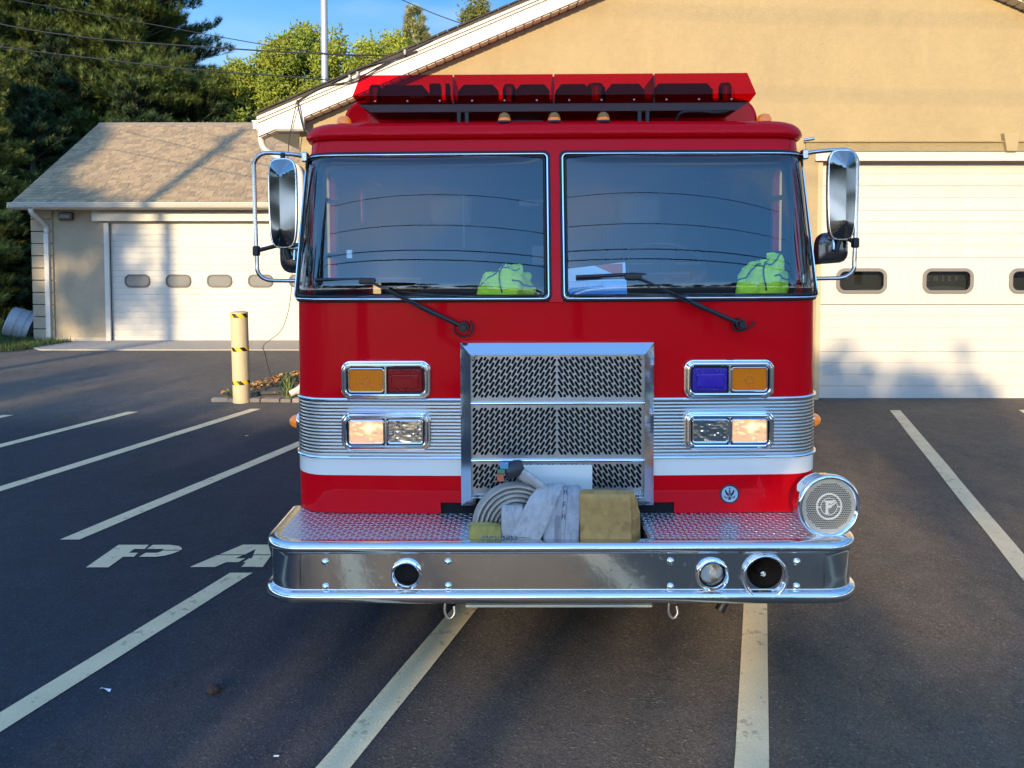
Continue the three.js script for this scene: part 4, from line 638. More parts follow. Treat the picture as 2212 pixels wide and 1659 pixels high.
// ---------------------------------------------------------------- grille
{
  const g = sub('grille', truck), cx = -.003, x0 = -.456, x1 = .453, y0 = .772, y1 = 1.545, z = -.322;
  const fr = M([.66, .68, .70], .13, { metalness: 1 });
  const fw = .064, bev = (a, b, c, d) => { const tri = []; for (const q of [a, b, c, a, c, d]) tri.push(...q); const t = new THREE.BufferGeometry(); t.setAttribute('position', new THREE.Float32BufferAttribute(tri, 3)); t.setAttribute('uv', new THREE.Float32BufferAttribute(new Float32Array(12), 2)); t.computeVertexNormals(); return t; };
  const o = [[x0, y0], [x1, y0], [x1, y1], [x0, y1]], wi = .050, i = [[x0 + wi, y0 + wi], [x1 - wi, y0 + wi], [x1 - wi, y1 - wi], [x0 + wi, y1 - wi]], zo = z - .012, zi = z + .034;
  for (let k = 0; k < 4; k++) { const n = (k + 1) % 4; part('frame_rail', [bev([...o[k], zo], [...o[n], zo], [...i[n], zi], [...i[k], zi]), bev([...i[k], zi], [...i[n], zi], [...i[n], zi - .02], [...i[k], zi - .02]), bev([...o[k], zo], [...o[n], zo], [...o[n], zo - .06], [...o[k], zo - .06])], fr, g); }
  part('dark_backing', [bx(x1 - x0 - .05, y1 - y0 - .05, .01, cx, (y0 + y1) / 2, z - .026)], mt.void, g);
  const ys = [[.81, .988], [.997, 1.258], [1.268, 1.508]], pz = z + .002, holeY = [[.858, .975], [1.016, 1.243], [1.288, 1.482]];
  ys.forEach(([a, b], k) => {
    const s = poly([[x0 + wi - .004, a], [x1 - wi + .004, a], [x1 - wi + .004, b], [x0 + wi - .004, b]]), [h0, h1] = holeY[k], r = .0060, hx = .392;
    const cap = (ax, ay, bxx, by) => { const d = Math.hypot(bxx - ax, by - ay), a0 = d > 1e-6 ? Math.atan2(by - ay, bxx - ax) : 0, pa = new THREE.Path(), m = 4; for (let q = 0; q <= m; q++) { const t = a0 + Math.PI / 2 + q / m * Math.PI; q ? pa.lineTo(ax + r * Math.cos(t), ay + r * Math.sin(t)) : pa.moveTo(ax + r * Math.cos(t), ay + r * Math.sin(t)); } for (let q = 0; q <= m; q++) { const t = a0 - Math.PI / 2 + q / m * Math.PI; pa.lineTo(bxx + r * Math.cos(t), by + r * Math.sin(t)); } pa.closePath(); s.holes.push(pa); };
    // slanted slots mirrored about the middle, clipped to the field with single dots where only an end remains
    const PX = .0262, PY = .0302, dx = .0165, dy = .0286;             // half slot vector
    for (const sg of [-1, 1]) for (let i2 = 0; i2 < 16; i2++) for (let j = -1; j < 14; j++) {
      let ax, ay, bx2, by2; const xc = .0168 + i2 * PX, yc = h1 - j * PY - (i2 % 2) * PY / 2 - (i2 % 4 > 1 ? 0 : 0);
      const L = .98; ax = xc - dx * L / 2; ay = yc + dy * L / 2; bx2 = xc + dx * L / 2; by2 = yc - dy * L / 2;
      const lim = (u) => Math.max(h0 + r, Math.min(h1 - r, u)); const t0 = (lim(ay) - ay) / (by2 - ay), t1 = (lim(by2) - ay) / (by2 - ay); if (t1 - t0 < -.001 || ay < h0 + r - .001 && by2 < h0 + r || ay > h1 - r && by2 > h1 - r + .001) continue;
      const X0 = lerp(ax, bx2, t0), Y0 = lerp(ay, by2, t0), X1 = lerp(ax, bx2, t1), Y1 = lerp(ay, by2, t1); if (X1 > hx) continue;
      cap(cx + sg * X0, Y0, cx + sg * X1, Y1);
    }
    part('slotted_plate', ext(s, .004).translate(0, 0, pz - .004), M([.56, .555, .54], .3, { metalness: .75, bumpMap: rep(waveBump, 2, 2), bumpScale: .002 }), g);
  });
  for (const y of [.9925, 1.263]) part('cross_bar', [bar([x0 + wi, y, pz + .004], [x1 - wi, y, pz + .004], .0085, 12)], mt.chrome, g);
  for (const sg of [-1, 1]) for (const [dx2, y] of [[.378, 1.487], [.392, 1.474], [.392, .838], [.378, .828]]) part('rivet', new THREE.SphereGeometry(.007, 12, 8).translate(cx + sg * dx2, y, pz + .001), mt.screw, g);
  const plate = part('licence_plate', ext(rrShape(.328, .165, .014, -.003, .893), .003, .0008), M([.82, .79, .72], .45), truck); plate.position.z = pz + .016;
  part('tow_opening', [bx(1.11, .09, .03, 0, .732, -.395)], mt.void);
}
// ---------------------------------------------------------------- lamp clusters
function bezel(x, y, w, h, z, name) {
  const g = sub(name, truck), ring = (W2, H2, r, d, inset, zz, bev) => { const s = rrShape(W2, H2, r, x, y); s.holes.push(rrShape(W2 - inset * 2, H2 - inset * 2, Math.max(.008, r - inset * .7), x, y, true)); return ext(s, d, bev, 3, 10).translate(0, 0, zz); };
  part('outer_rim', ring(w, h, .045, .030, .016, z - .004, .006), mt.chrome, g);
  part('inner_rim', ring(w - .024, h - .022, .036, .046, .017, z - .004, .007), mt.chrome, g);
  part('backing', [ext(rrShape(w - .03, h - .03, .03, x, y), .022).translate(0, 0, z - .004)], mt.black, g);
  part('centre_strip', [rb(.012, h - .052, .010, .003, x, y, z + .031)], mt.chrome, g);
  for (const [dx, dy] of [[-.5, .5], [.5, .5], [-.5, -.5], [.5, -.5], [0, .5], [0, -.5]]) part('screw', new THREE.SphereGeometry(.0052, 10, 6).translate(x + dx * (w - .075), y + dy * (h - .058), z + .041), mt.screw, g);
  return g;
}
const lampW = .164, lampH = .110;
const facet = (() => { const l = lattice(24, 5); return tile(256, (u, v) => { const s = Math.abs(Math.sin(u * Math.PI * 14)) * .5 + .5 * l(u, v); return [s]; }); })();
const headClear = M([.80, .84, .86], .07, { metalness: 1, bumpMap: rep(tile(256, (u, v) => { const a = lattice2(u, v); return [a]; }), 1, 1), bumpScale: .004 });
function lattice2(u, v) { lattice2.l ??= [lattice(5, 91), lattice(11, 92)]; return .7 * lattice2.l[0](u, v) + .3 * lattice2.l[1](u, v); }
const headLit = M([.30, .27, .22], .10, { emissive: rgb(1, .90, .64), emissiveIntensity: .85, emissiveMap: canvasTex(256, 176, (c, w, h) => { c.fillStyle = '#b98b62'; c.fillRect(0, 0, w, h); const r = rng(8); for (let i = 0; i < 46; i++) { c.fillStyle = ['#f5d79a', '#8a6448', '#d8a468', '#fff1c8', '#a07a66', '#c9a88c'][Math.floor(r() * 6)]; c.globalAlpha = .55; c.beginPath(); c.ellipse(r() * w, r() * h, 8 + r() * 34, 3 + r() * 12, (r() - .5) * .8, 0, 7); c.fill(); } c.globalAlpha = 1; const gr = c.createRadialGradient(148, 58, 2, 148, 58, 60); gr.addColorStop(0, 'rgba(255,252,235,1)'); gr.addColorStop(1, 'rgba(255,220,150,0)'); c.fillStyle = gr; c.fillRect(0, 0, w, h); }), clearcoat: 1, clearcoatRoughness: .05 });
const amberLens = M([.88, .20, .0005], .3, { specularIntensity: .4, clearcoat: .6, clearcoatRoughness: .06, bumpMap: rep(facet, 1, 1), bumpScale: .0012 });
const redLens = M([.34, .001, .006], .25, { specularIntensity: .3, clearcoat: .6, clearcoatRoughness: .05, bumpMap: rep(facet, 1, 1), bumpScale: .006 });
const blueLens = M([.045, .018, .36], .2, { specularIntensity: .5, clearcoat: 1, clearcoatRoughness: .05, bumpMap: rep(facet, 1, 1), bumpScale: .006 });
function lensGeo(x, y, z) { const s = ext(rrShape(lampW, lampH, .012, x, y), .016, .005, 3); const p = s.attributes.position, uv = s.attributes.uv; for (let i = 0; i < p.count; i++) uv.setXY(i, (p.getX(i) - x) / lampW + .5, (p.getY(i) - y) / lampH + .5); return s.translate(0, 0, z); }
function lensRim(x, y, z) { const s = rrShape(lampW + .008, lampH + .008, .015, x, y); s.holes.push(rrShape(lampW - .006, lampH - .006, .010, x, y, true)); return ext(s, .022, .003).translate(0, 0, z); }
{
  const zf = x => outl(x, 1.3)[2];
  const beam = (x, y) => { const l = new THREE.SpotLight(rgb(1, .66, .32), 1.1, 12, .7, .9, 2); l.position.set(x, y, -.28); l.target.position.set(x, y - .6, 4); l.castShadow = true; truck.add(l, l.target); };
  for (const sg of [-1, 1]) {
    const cu = sg * .812, z1 = zf(.8) + .001, u = bezel(cu, 1.368, .425, .183, z1, 'upper_lamp_cluster');
    const lo = bezel(cu + sg * .0, 1.124, .425, .183, z1 + .007, 'headlamp_cluster'), zz = z1 + .016;
    const xo = cu + sg * .092, xi = cu - sg * .092;
    part('turn_signal', [lensGeo(xo, 1.368, zz)], amberLens, u); part('turn_signal_rim', lensRim(xo, 1.368, zz), mt.chrome, u);
    part('turn_signal_boss', [new THREE.TorusGeometry(.018, .003, 8, 24).translate(xo, 1.368, zz + .016)], amberLens, u);
    const wl = part(sg < 0 ? 'red_warning_light' : 'blue_warning_light', [lensGeo(xi, 1.366, zz), ext(rrShape(lampW - .035, lampH - .045, .01, xi, 1.362), .012, .005).translate(0, 0, zz + .012)], sg < 0 ? redLens : blueLens, u);
    part('warning_light_base', [ext(rrShape(lampW + .006, lampH + .008, .014, xi, 1.366), .012).translate(0, 0, zz - .006)], mt.black, u);
    part('lit_headlamp', [lensGeo(xo, 1.124, zz + .007)], headLit, lo); part('headlamp_rim', lensRim(xo, 1.124, zz + .007), mt.chrome, lo);
    part('unlit_headlamp', [lensGeo(xi, 1.124, zz + .006)], headClear, lo); part('headlamp_rim', lensRim(xi, 1.124, zz + .007), mt.chrome, lo);
    beam(xo, 1.124);
    // amber side lamp on its chrome cup
    const s = sub('side_lamp', truck); part('chrome_cup', lathe([[.001, 0], [.058, 0], [.060, .02], [.052, .042], [.034, .046], [.001, .046]], 28).rotateZ(-sg * Math.PI / 2).translate(sg * 1.272, 1.105, -.66), mt.chrome, s); part('amber_lens', lathe([[.034, 0], [.033, .016], [.026, .034], [.013, .045], [.001, .047]], 24).rotateZ(-sg * Math.PI / 2).translate(sg * 1.316, 1.105, -.66), amber, s);
  }
}
// round seal on the lower panel
{
  const tx = canvasTex(256, 256, (c, w) => { c.fillStyle = '#20262e'; c.fillRect(0, 0, w, w); c.fillStyle = '#aebcc8'; c.beginPath(); c.arc(128, 128, 112, 0, 7); c.fill(); c.fillStyle = '#151d29'; c.strokeStyle = '#151d29'; c.lineCap = 'round';
    for (const s of [-1, 1]) { c.save(); c.translate(128, 0); c.scale(s, 1); c.beginPath(); c.moveTo(8, 128); for (const [x, y] of [[34, 104], [52, 66], [60, 62], [66, 76], [62, 104], [48, 134], [24, 154]]) c.lineTo(x, y); c.closePath(); c.fill(); c.lineWidth = 8; c.beginPath(); c.moveTo(16, 150); c.lineTo(38, 186); c.stroke(); c.lineWidth = 5; c.beginPath(); c.moveTo(38, 186); c.quadraticCurveTo(66, 170, 76, 146); c.stroke(); for (const [x, y] of [[52, 184], [62, 174], [70, 162], [56, 168]]) { c.beginPath(); c.ellipse(x, y, 10, 5, -.7, 0, 7); c.fill(); } c.restore(); }
    c.beginPath(); c.ellipse(128, 84, 13, 17, 0, 0, 7); c.fill(); c.fillRect(112, 104, 32, 34); c.beginPath(); c.moveTo(112, 138); c.lineTo(144, 138); c.lineTo(128, 168); c.fill(); c.fillStyle = '#aebcc8'; for (const x of [117, 125, 133]) c.fillRect(x, 118, 4, 32); c.fillStyle = '#151d29'; c.beginPath(); c.moveTo(114, 166); c.lineTo(142, 166); c.lineTo(150, 208); c.lineTo(106, 208); c.fill(); c.beginPath(); c.arc(128, 48, 12, 0, 7); c.fill(); c.lineWidth = 6; c.strokeStyle = '#2a3440'; c.beginPath(); c.arc(128, 128, 116, 0, 7); c.stroke(); });
  const g = new THREE.CircleGeometry(.044, 40).translate(.823, .812, outl(.823, .812)[2] + .003); part('round_seal', [g, cylZ(.046, .046, .004, 40).translate(.823, .812, outl(.823, .812)[2] - .0005)].slice(0, 1), M([1, 1, 1], .3, { map: tx }));
  part('seal_rim', new THREE.TorusGeometry(.0445, .0025, 8, 48).translate(.823, .812, outl(.823, .812)[2] + .003), mt.darkPlastic);
}
// ---------------------------------------------------------------- wipers
function wiper(px, py, bx0, bx1, by0, by1, hookSide) {
  const g = sub('wiper', truck), zf = (x, y, o) => outl(x, y)[2] + o, mid = [(bx0 + bx1) / 2 - .01, (by0 + by1) / 2];
  const m = M([.012, .012, .014], .35);
  part('blade', [bar([bx0, by0, zf(bx0, by0, .035)], [mid[0], mid[1] + .004, zf(mid[0], mid[1], .045)], .009, 8), bar([mid[0], mid[1] + .004, zf(mid[0], mid[1], .045)], [bx1, by1, zf(bx1, by1, .035)], .009, 8), bar([bx0, by0 - .012, zf(bx0, by0, .03)], [bx1, by1 - .012, zf(bx1, by1, .03)], .005, 6), rb(.08, .03, .03, .008, mid[0] + .01, mid[1] - .006, zf(mid[0], mid[1], .05))], m, g);
  const z1 = zf(px, py, .045), z2 = zf(mid[0], mid[1], .058);
  part('arm', [bar([px, py, z1], [lerp(px, mid[0], .45), lerp(py, mid[1], .45), lerp(z1, z2, .45)], .011, 8), bar([lerp(px, mid[0], .4), lerp(py, mid[1], .4) + .004, lerp(z1, z2, .4)], [mid[0], mid[1] + .004, z2], .006, 8), bar([lerp(px, mid[0], .3), lerp(py, mid[1], .3) - .012, lerp(z1, z2, .3)], [mid[0] + .03, mid[1] - .014, z2 - .004], .0045, 6)], m, g);
  part('pivot', [cylZ(.024, .028, .05, 20).translate(px, py, z1 - .015), cylZ(.014, .018, .02, 16).translate(px, py, z1 + .018)], m, g);
  part('washer_hose', hookSide < 0 ? tube([[px - .04, py + .01, z1 - .02], [px - .045, py - .02, z1 - .01], [px - .01, py - .045, z1 - .01], [px + .03, py - .035, z1 - .01], [px + .045, py + .0, z1 - .02], [px + .03, py + .03, z1 - .03]], .004, 30, 6) : tube([[px - .03, py + .01, z1 - .02], [px - .025, py - .025, z1 - .01], [px + .01, py - .03, z1 - .01], [px + .05, py - .01, z1 - .01], [px + .075, py + .01, z1 - .03]], .005, 30, 6), mt.rubber, g);
}
wiper(-.440, 1.620, -1.150, -.640, 1.842, 1.845, -1);
wiper(.862, 1.628, .090, .625, 1.852, 1.866, 1);
// ---------------------------------------------------------------- mirrors
function mirror(sg) {
  const g = sub('mirror', truck), X = q => sg * q, zm = -.60;
  part('arm', tube([[X(1.245), 2.452, zm - .02], [X(1.30), 2.462, zm], [X(1.40), 2.468, zm + .02], [X(1.452), 2.462, zm + .03], [X(1.488), 2.425, zm + .03], [X(1.492), 2.36, zm + .03], [X(1.490), 2.1, zm + .03], [X(1.486), 1.93, zm + .03], [X(1.480), 1.872, zm + .03], [X(1.44), 1.838, zm + .02], [X(1.36), 1.832, zm], [X(1.24), 1.830, zm - .02]], .0105, 120, 12), M([.48, .48, .49], .14, { metalness: 1 }), g);
  // housing back: a rounded oblong rising to a ridge
  const w = .066, h = .218, cx = X(sg < 0 ? 1.350 : 1.418), cy = sg < 0 ? 2.218 : 2.245, n = 48;
  const out = []; for (let i = 0; i < n; i++) { const t = i / n * 2 * Math.PI, c = Math.cos(t), s = Math.sin(t), e = .28, x = w * Math.sign(c) * Math.pow(Math.abs(c), .55), y = h * Math.sign(s) * Math.pow(Math.abs(s), e); out.push([x * (1 - .10 * Math.max(0, -y / h)), y]); }
  const rid = .12, hgt = (x, y) => { const k = .004 * sg; const dx = 1 - Math.abs(x - k) / w, dy = Math.min(1, (h - Math.abs(y)) / (h - rid)); return .032 * Math.max(0, Math.min(dx, dy * 1.3)); };
  const shell = grid(n * 2, 10, (u, v) => { const t = u * n, i0 = Math.floor(t) % n, i1 = (i0 + 1) % n, f = t - Math.floor(t), q = [lerp(out[i0][0], out[i1][0], f), lerp(out[i0][1], out[i1][1], f)], g = [.004 * sg, Math.max(-.135, Math.min(.135, q[1]))]; const e = Math.max(0, v - .1) / .9; return [cx + lerp(q[0], g[0], e), cy + lerp(q[1], g[1], e), zm + .03 + (v < .001 ? -.03 : .010 + .034 * e)]; });
  part('housing', toCreasedNormals(shell.toNonIndexed(), .35), mt.mirrorShell, g);
  part('mirror_glass', [ext(poly(out.map(q => [q[0] * .96, q[1] * .96])), .004).translate(cx, cy, zm - .004)], mt.chrome, g);
  part('rim', new THREE.TubeGeometry(new THREE.CatmullRomCurve3(out.map(q => V(cx + q[0], cy + q[1], zm + .034)), true), 96, .0065, 8, true), mt.chrome, g);
  part('stud', [bar([cx, cy + h - .01, zm + .03], [cx, 2.466, zm + .02], .012)], mt.black, g);
  part('bracket', [bar([X(1.488), cy - h - .018, zm + .03], [cx + X(.02), cy - h + .012, zm + .03], .011), rb(.03, .05, .04, .008, X(1.488), cy - h - .018, zm + .03), bar([cx, cy - h + .01, zm + .02], [cx - X(.02), cy - h - .06, zm + .02], .012)], mt.black, g);
  // small lower mirror
  const sx = sg < 0 ? -1.305 : 1.392, sy = sg < 0 ? 1.945 : 1.985, k = sg < 0 ? .085 : .086, cvx = grid(40, 10, (u, v) => { const t = u * 2 * Math.PI, c = Math.cos(t), s = Math.sin(t), f = 1 - v; return [sx + k * f * Math.sign(c) * Math.pow(Math.abs(c), .4) * (1 - .08 * s * sg), sy + k * .92 * f * Math.sign(s) * Math.pow(Math.abs(s), .4) + .02 * c * f * sg, zm - .03 + .035 * Math.sqrt(Math.max(0, 1 - f ** 4))]; });
  part('small_mirror', [cvx], M([.02, .02, .022], .18, { clearcoat: 1 }), g);
  part('small_mirror_bracket', [bar([sx, sy + .05, zm + .0], [sx, sy - .01, zm + .012], .009), bar([sx - .03, sy + .05, zm + .005], [sx + .03, sy + .05, zm + .005], .010)], mt.steel, g);
}
mirror(-1); mirror(1);
part('mirror_mount', [rb(.03, .05, .05, .008, -1.25, 2.45, -.62), rb(.03, .05, .05, .008, -1.255, 1.83, -.62)], mt.steel);
part('mirror_mount', [rb(.03, .05, .05, .008, 1.25, 2.45, -.62), rb(.03, .05, .05, .008, 1.255, 1.83, -.62), bar([1.24, 2.52, -.6], [1.285, 2.525, -.58], .008)], mt.steel);
// ---------------------------------------------------------------- bumper
const BW = 1.306, BR = .16;
function bo(s, off) { const f = BW - BR, q = BR * Math.PI / 2, a = Math.abs(s), sg = s < 0 ? -1 : 1; let x, z, nx, nz; if (a <= f) { x = a; z = 0; nx = 0; nz = 1; } else if (a <= f + q) { const t = (a - f) / BR; nx = Math.sin(t); nz = Math.cos(t); x = f + BR * nx; z = -BR + BR * nz; } else { x = BW; z = -BR - (a - f - q); nx = 1; nz = 0; } return [sg * (x + nx * off), z + nz * off]; }
const BSE = BW - BR + BR * Math.PI / 2 + .33;
{
  const g = sub('bumper', truck);
  const prof = [[-.05, .719], [-.03, .7205], [-.015, .7195], [-.004, .715], [.004, .706], [.007, .695], [.005, .684], [-.001, .676], [-.010, .6715], [-.0125, .668], [-.0125, .655], [-.0125, .60], [-.0125, .55], [-.0125, .513], [-.010, .508], [.001, .5045], [.009, .498], [.013, .488], [.014, .477], [.011, .465], [.004, .456], [-.008, .452], [-.05, .451]].reverse();
  const side = grid(220, prof.length - 1, (u, v) => { const q = prof[Math.round(v * (prof.length - 1))], [x, z] = bo(lerp(-BSE, BSE, u), q[0]); return [x, q[1], z]; });
  const uv = side.attributes.uv; for (let i = 0; i < uv.count; i++) uv.setXY(i, uv.getX(i), side.attributes.position.getY(i));
  side.setIndex([...side.index.array].filter((_, k, A) => { const t = k - k % 3, P3 = side.attributes.position, c = [0, 1, 2].map(n => A[t + n]), x = c.reduce((s, i) => s + P3.getX(i), 0) / 3, y = c.reduce((s, i) => s + P3.getY(i), 0) / 3; return !(Math.abs(x) < BW - BR - .02 && y > .513 && y < .668); }));
  const face = poly([[-(BW - BR - .01), .512], [BW - BR - .01, .512], [BW - BR - .01, .669], [-(BW - BR - .01), .669]]);
  for (const [x, y, r] of [[-.671, .580, .05], [.650, .578, .053], [.876, .5905, .0765]]) { const h = new THREE.Path(); h.absarc(x, y, r, 0, Math.PI * 2); face.holes.push(h); }
  const fg = ext(face, .002, 0, 1, 40).translate(0, 0, -.0145), fu = fg.attributes.uv; for (let i = 0; i < fu.count; i++) fu.setXY(i, fg.attributes.position.getX(i) / 3.4 + .5, fg.attributes.position.getY(i));
  part('bumper_shell', [side, fg], mt.bumper, g);
  for (const sg of [-1, 1]) part('end_cap', [grid(4, 6, (u, v) => [sg * (BW - .013), lerp(.452, .72, v), -BR - .33 + u * .01])], mt.steel, g);
  for (const [x, y] of [[-1.024, .633], [-1.024, .524], [-.491, .633], [-.491, .527], [.470, .635], [.471, .523], [1.015, .631], [1.015, .523]]) part('bolt_head', lathe([[.016, 0], [.0155, .004], [.011, .0095], [.001, .012]], 20).rotateX(Math.PI / 2).translate(x, y, -.0125), mt.chrome, g);
  const flange = (x, y, r0, r1) => lathe([[r0 * .94, -.002], [r0, .004], [r0 * .96, .010], [r1 * 1.04, .013], [r1, .010], [r1 * .96, -.01]], 44).rotateX(Math.PI / 2).translate(x, y, -.012);
  // air horns and siren
  const h1 = sub('air_horn', truck); part('flange', flange(-.671, .580, .068, .050), mt.chrome, h1); part('bell', lathe([[.058, .022], [.054, .016], [.045, .0], [.038, -.03], [.034, -.10], [.03, -.2]], 40).rotateX(Math.PI / 2).translate(-.671, .580, -.006), mt.chrome, h1); part('throat', [cylZ(.036, .036, .004).translate(-.671, .580, -.075)], mt.void, h1);
  const h2 = sub('air_horn', truck); part('flange', flange(.650, .578, .072, .055), mt.chrome, h2); part('bell', lathe([[.062, .026], [.058, .02], [.048, .004], [.041, -.03], [.037, -.12]], 40).rotateX(Math.PI / 2).translate(.650, .578, -.004), mt.chrome, h2); part('throat', [cylZ(.038, .038, .004).translate(.650, .578, -.10)], M([.34, .31, .26], .3, { metalness: .8 }), h2);
  const s = sub('siren_horn', truck); part('flange', flange(.876, .571, .096, .085), mt.chrome, s); part('rim', new THREE.TorusGeometry(.092, .006, 10, 56).translate(.876, .571, .004), mt.chrome, s);
  part('bowl', lathe([[.087, .006], [.084, -.01], [.072, -.06], [.05, -.11], [.03, -.13], [.001, -.135]], 44).rotateX(Math.PI / 2).translate(.876, .571, -.004), M([.012, .012, .013], .3, { clearcoat: .5 }), s);
  part('centre_cone', lathe([[.001, .03], [.012, .028], [.02, .01], [.028, -.02], [.034, -.06]], 28).rotateX(Math.PI / 2).translate(.876, .571, -.07), mt.black, s); part('centre_nut', [new THREE.CylinderGeometry(.013, .015, .014, 6).rotateX(Math.PI / 2).translate(.876, .571, -.036), cylZ(.006, .007, .014, 14).translate(.876, .571, -.025)], mt.steel, s);
  part('lower_rod', [rb(.81, .012, .02, .004, -.012, .437, -.02)], M([.55, .50, .36], .5));
  for (const x of [-.502, .479]) part('tow_hook', [tube([[x, .47, -.06], [x - .008, .42, -.05], [x - .006, .385, -.05], [x + .012, .362, -.055], [x + .032, .38, -.06], [x + .03, .41, -.07]], .006, 24, 8)], M([.35, .33, .3], .4, { metalness: .7 }));
  part('hose_end', [bar([.745, .43, -.12], [.705, .375, -.10], .022)], mt.black);
}
// tread plate deck on both sides of the hose tray
{
  const yD = .7185, mk = (x0, x1) => {
    const g = sub('deck_plate', truck), L = [], sg = x0 < 0 ? -1 : 1;
    const edge = []; for (let i = 0; i <= 40; i++) { const q = lerp(BW - BR - .02, BSE - .005, i / 40), p = bo(q, -.03); edge.push([sg * p[0], p[1]]); }
    const inner = sg < 0 ? x1 : x0, pts = [[inner, -.03], ...edge, [inner, -.485]];
    part('plate_sheet', ext(poly(pts.map(([x, z]) => [x, -z])), .004).rotateX(-Math.PI / 2).translate(0, yD - .004, 0), mt.plate, g);
    const bars = [], pit = .0235; let n = 0;
    for (let i = 0; i < 60; i++) for (let j = 0; j < 22; j++) { const x = inner + sg * (.018 + i * pit), z = -.045 - j * pit, lim = Math.abs(x) > BW - BR ? -.05 - (BR - Math.sqrt(Math.max(0, BR * BR - (Math.abs(x) - BW + BR) ** 2))) : -.04; if (Math.abs(x) > BW - .05 || z > lim || z < -.48) continue; bars.push([x, z, (i + j) % 2 ? .62 : -.62]); }
    const bgeo = new THREE.SphereGeometry(1, 7, 4, 0, Math.PI * 2, 0, Math.PI / 2).scale(.0135, .0022, .0040), im = new THREE.InstancedMesh(bgeo, mt.plate, bars.length), m = new THREE.Matrix4();
    bars.forEach(([x, z, a], k) => im.setMatrixAt(k, m.makeRotationY(a).setPosition(x, yD, z))); im.name = 'raised_tread'; im.userData.kind = 'stuff'; im.castShadow = im.receiveShadow = true; g.add(im);
    part('plate_edge', [bx(.012, .05, .36, inner, yD - .022, -.21)], mt.steel, g);
  };
  mk(-1.28, -.398); mk(.385, 1.28);
  const t = sub('hose_tray', truck); part('floor', [bx(.80, .01, .42, 0, .562, -.24)], M([.03, .03, .03], .6), t); part('back', [bx(.80, .16, .01, 0, .64, -.45)], mt.void, t); part('front', [bx(.80, .13, .01, 0, .635, -.045)], mt.steel, t);
  part('chain', [...Array.from({ length: 9 }, (_, i) => new THREE.TorusGeometry(.009, .0028, 6, 14).rotateY(i % 2 ? 1.3 : .3).translate(-.34 + i * .0175, .722, -.047)), bar([-.19, .720, -.05], [-.10, .718, -.05], .006)], M([.28, .26, .24], .35, { metalness: .8 }), t);
}
// round speaker on the bumper end
{
  const s = sub('speaker', truck), c = [1.182, .846, -.10], ro = new THREE.Euler(-.02, .07, 0);
  const put = g => { g.applyMatrix4(new THREE.Matrix4().makeRotationFromEuler(ro)); return g.translate(...c); };
  part('drum', put(lathe([[.001, -.085], [.122, -.085], [.130, -.078], [.136, -.04], [.139, -.01], [.143, .0], [.142, .014], [.134, .022], [.124, .018], [.118, .006]], 64).rotateX(Math.PI / 2)), mt.chrome, s);
  const tx = canvasTex(512, 512, (k, w) => { k.fillStyle = '#9a9e9a'; k.fillRect(0, 0, w, w); k.fillStyle = '#121315'; for (let j = 0; j < 26; j++) for (let i = 0; i < 30; i++) { const x = 8 + i * 17.4 + (j % 2) * 8.7, y = 30 + j * 18; if ((x - 256) ** 2 + (y - 256) ** 2 > 222 ** 2) continue; k.beginPath(); k.ellipse(x, y, 6.2, 6.8, 0, 0, 7); k.fill(); } });
  part('mesh_face', put(new THREE.CircleGeometry(.120, 56).translate(0, 0, .006)), M([1, 1, 1], .38, { map: tx, metalness: .35 }), s);
  const em = M([.62, .63, .60], .4, { metalness: .3 }), ring = (r0, r1, d) => { const q = new THREE.Shape(); q.absarc(0, 0, r1, 0, Math.PI * 2); const h = new THREE.Path(); h.absarc(0, 0, r0, 0, Math.PI * 2); q.holes.push(h); return ext(q, d, .001, 1, 40); };
  const F = poly([[-.024, -.032], [.004, -.032], [-.004, -.026], [-.004, -.006], [.006, -.008], [.012, .000], [.030, .014], [.034, .022], [.012, .008], [-.004, .006], [-.004, .014], [.010, .012], [.022, .018], [.030, .026], [-.028, .026], [-.016, .020], [-.016, -.026]]);
  part('emblem', [put(ring(.052, .059, .004).translate(0, 0, .007)), put(ring(.036, .0385, .003).translate(0, 0, .007)), put(ext(F, .004, .001, 1).translate(0, 0, .007)), put(bx(.018, .004, .003, .046, -.002, .008)), put(bx(.018, .004, .003, -.046, -.002, .008))], em, s);
  part('foot', [rb(.10, .03, .10, .006, c[0] - .01, .73, -.15)], mt.steel, s);
}
truck.updateMatrixWorld(true);
// ---------------------------------------------------------------- things resting on the engine
function onTruck(name, label, category, x, y, z, group) { const o = thing(name, label, category, [0, 0, 0], group); const p = truck.localToWorld(V(x, y, z)); o.position.copy(p); o.rotation.copy(truck.rotation); return o; }
const hoseTex = tile(512, (u, v) => { const c = .86 + .34 * (nA(u, v) - .5) + .26 * (nB(u * .5, v) - .5) - .22 * sstep(.56, .70, nD(u, v)) + .05 * Math.sin(u * 512 * 1.05) * .5; return [c, c * .99, c * .98]; });
const hoseGrey = M([.74, .68, .65], .9, { map: rep(hoseTex, 1, 4), bumpMap: rep(clothBump, 2, 8), bumpScale: .0012 });
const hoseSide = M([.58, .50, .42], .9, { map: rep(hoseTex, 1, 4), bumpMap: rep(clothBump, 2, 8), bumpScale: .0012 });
const hoseTan = M([.74, .41, .13], .9, { map: rep(hoseTex, 1, 3), bumpMap: rep(clothBump, 2, 8), bumpScale: .0012 });
const hoseYellow = M([.70, .52, .13], .9, { map: rep(hoseTex, 1, 3), bumpMap: rep(clothBump, 3, 3), bumpScale: .0015 });
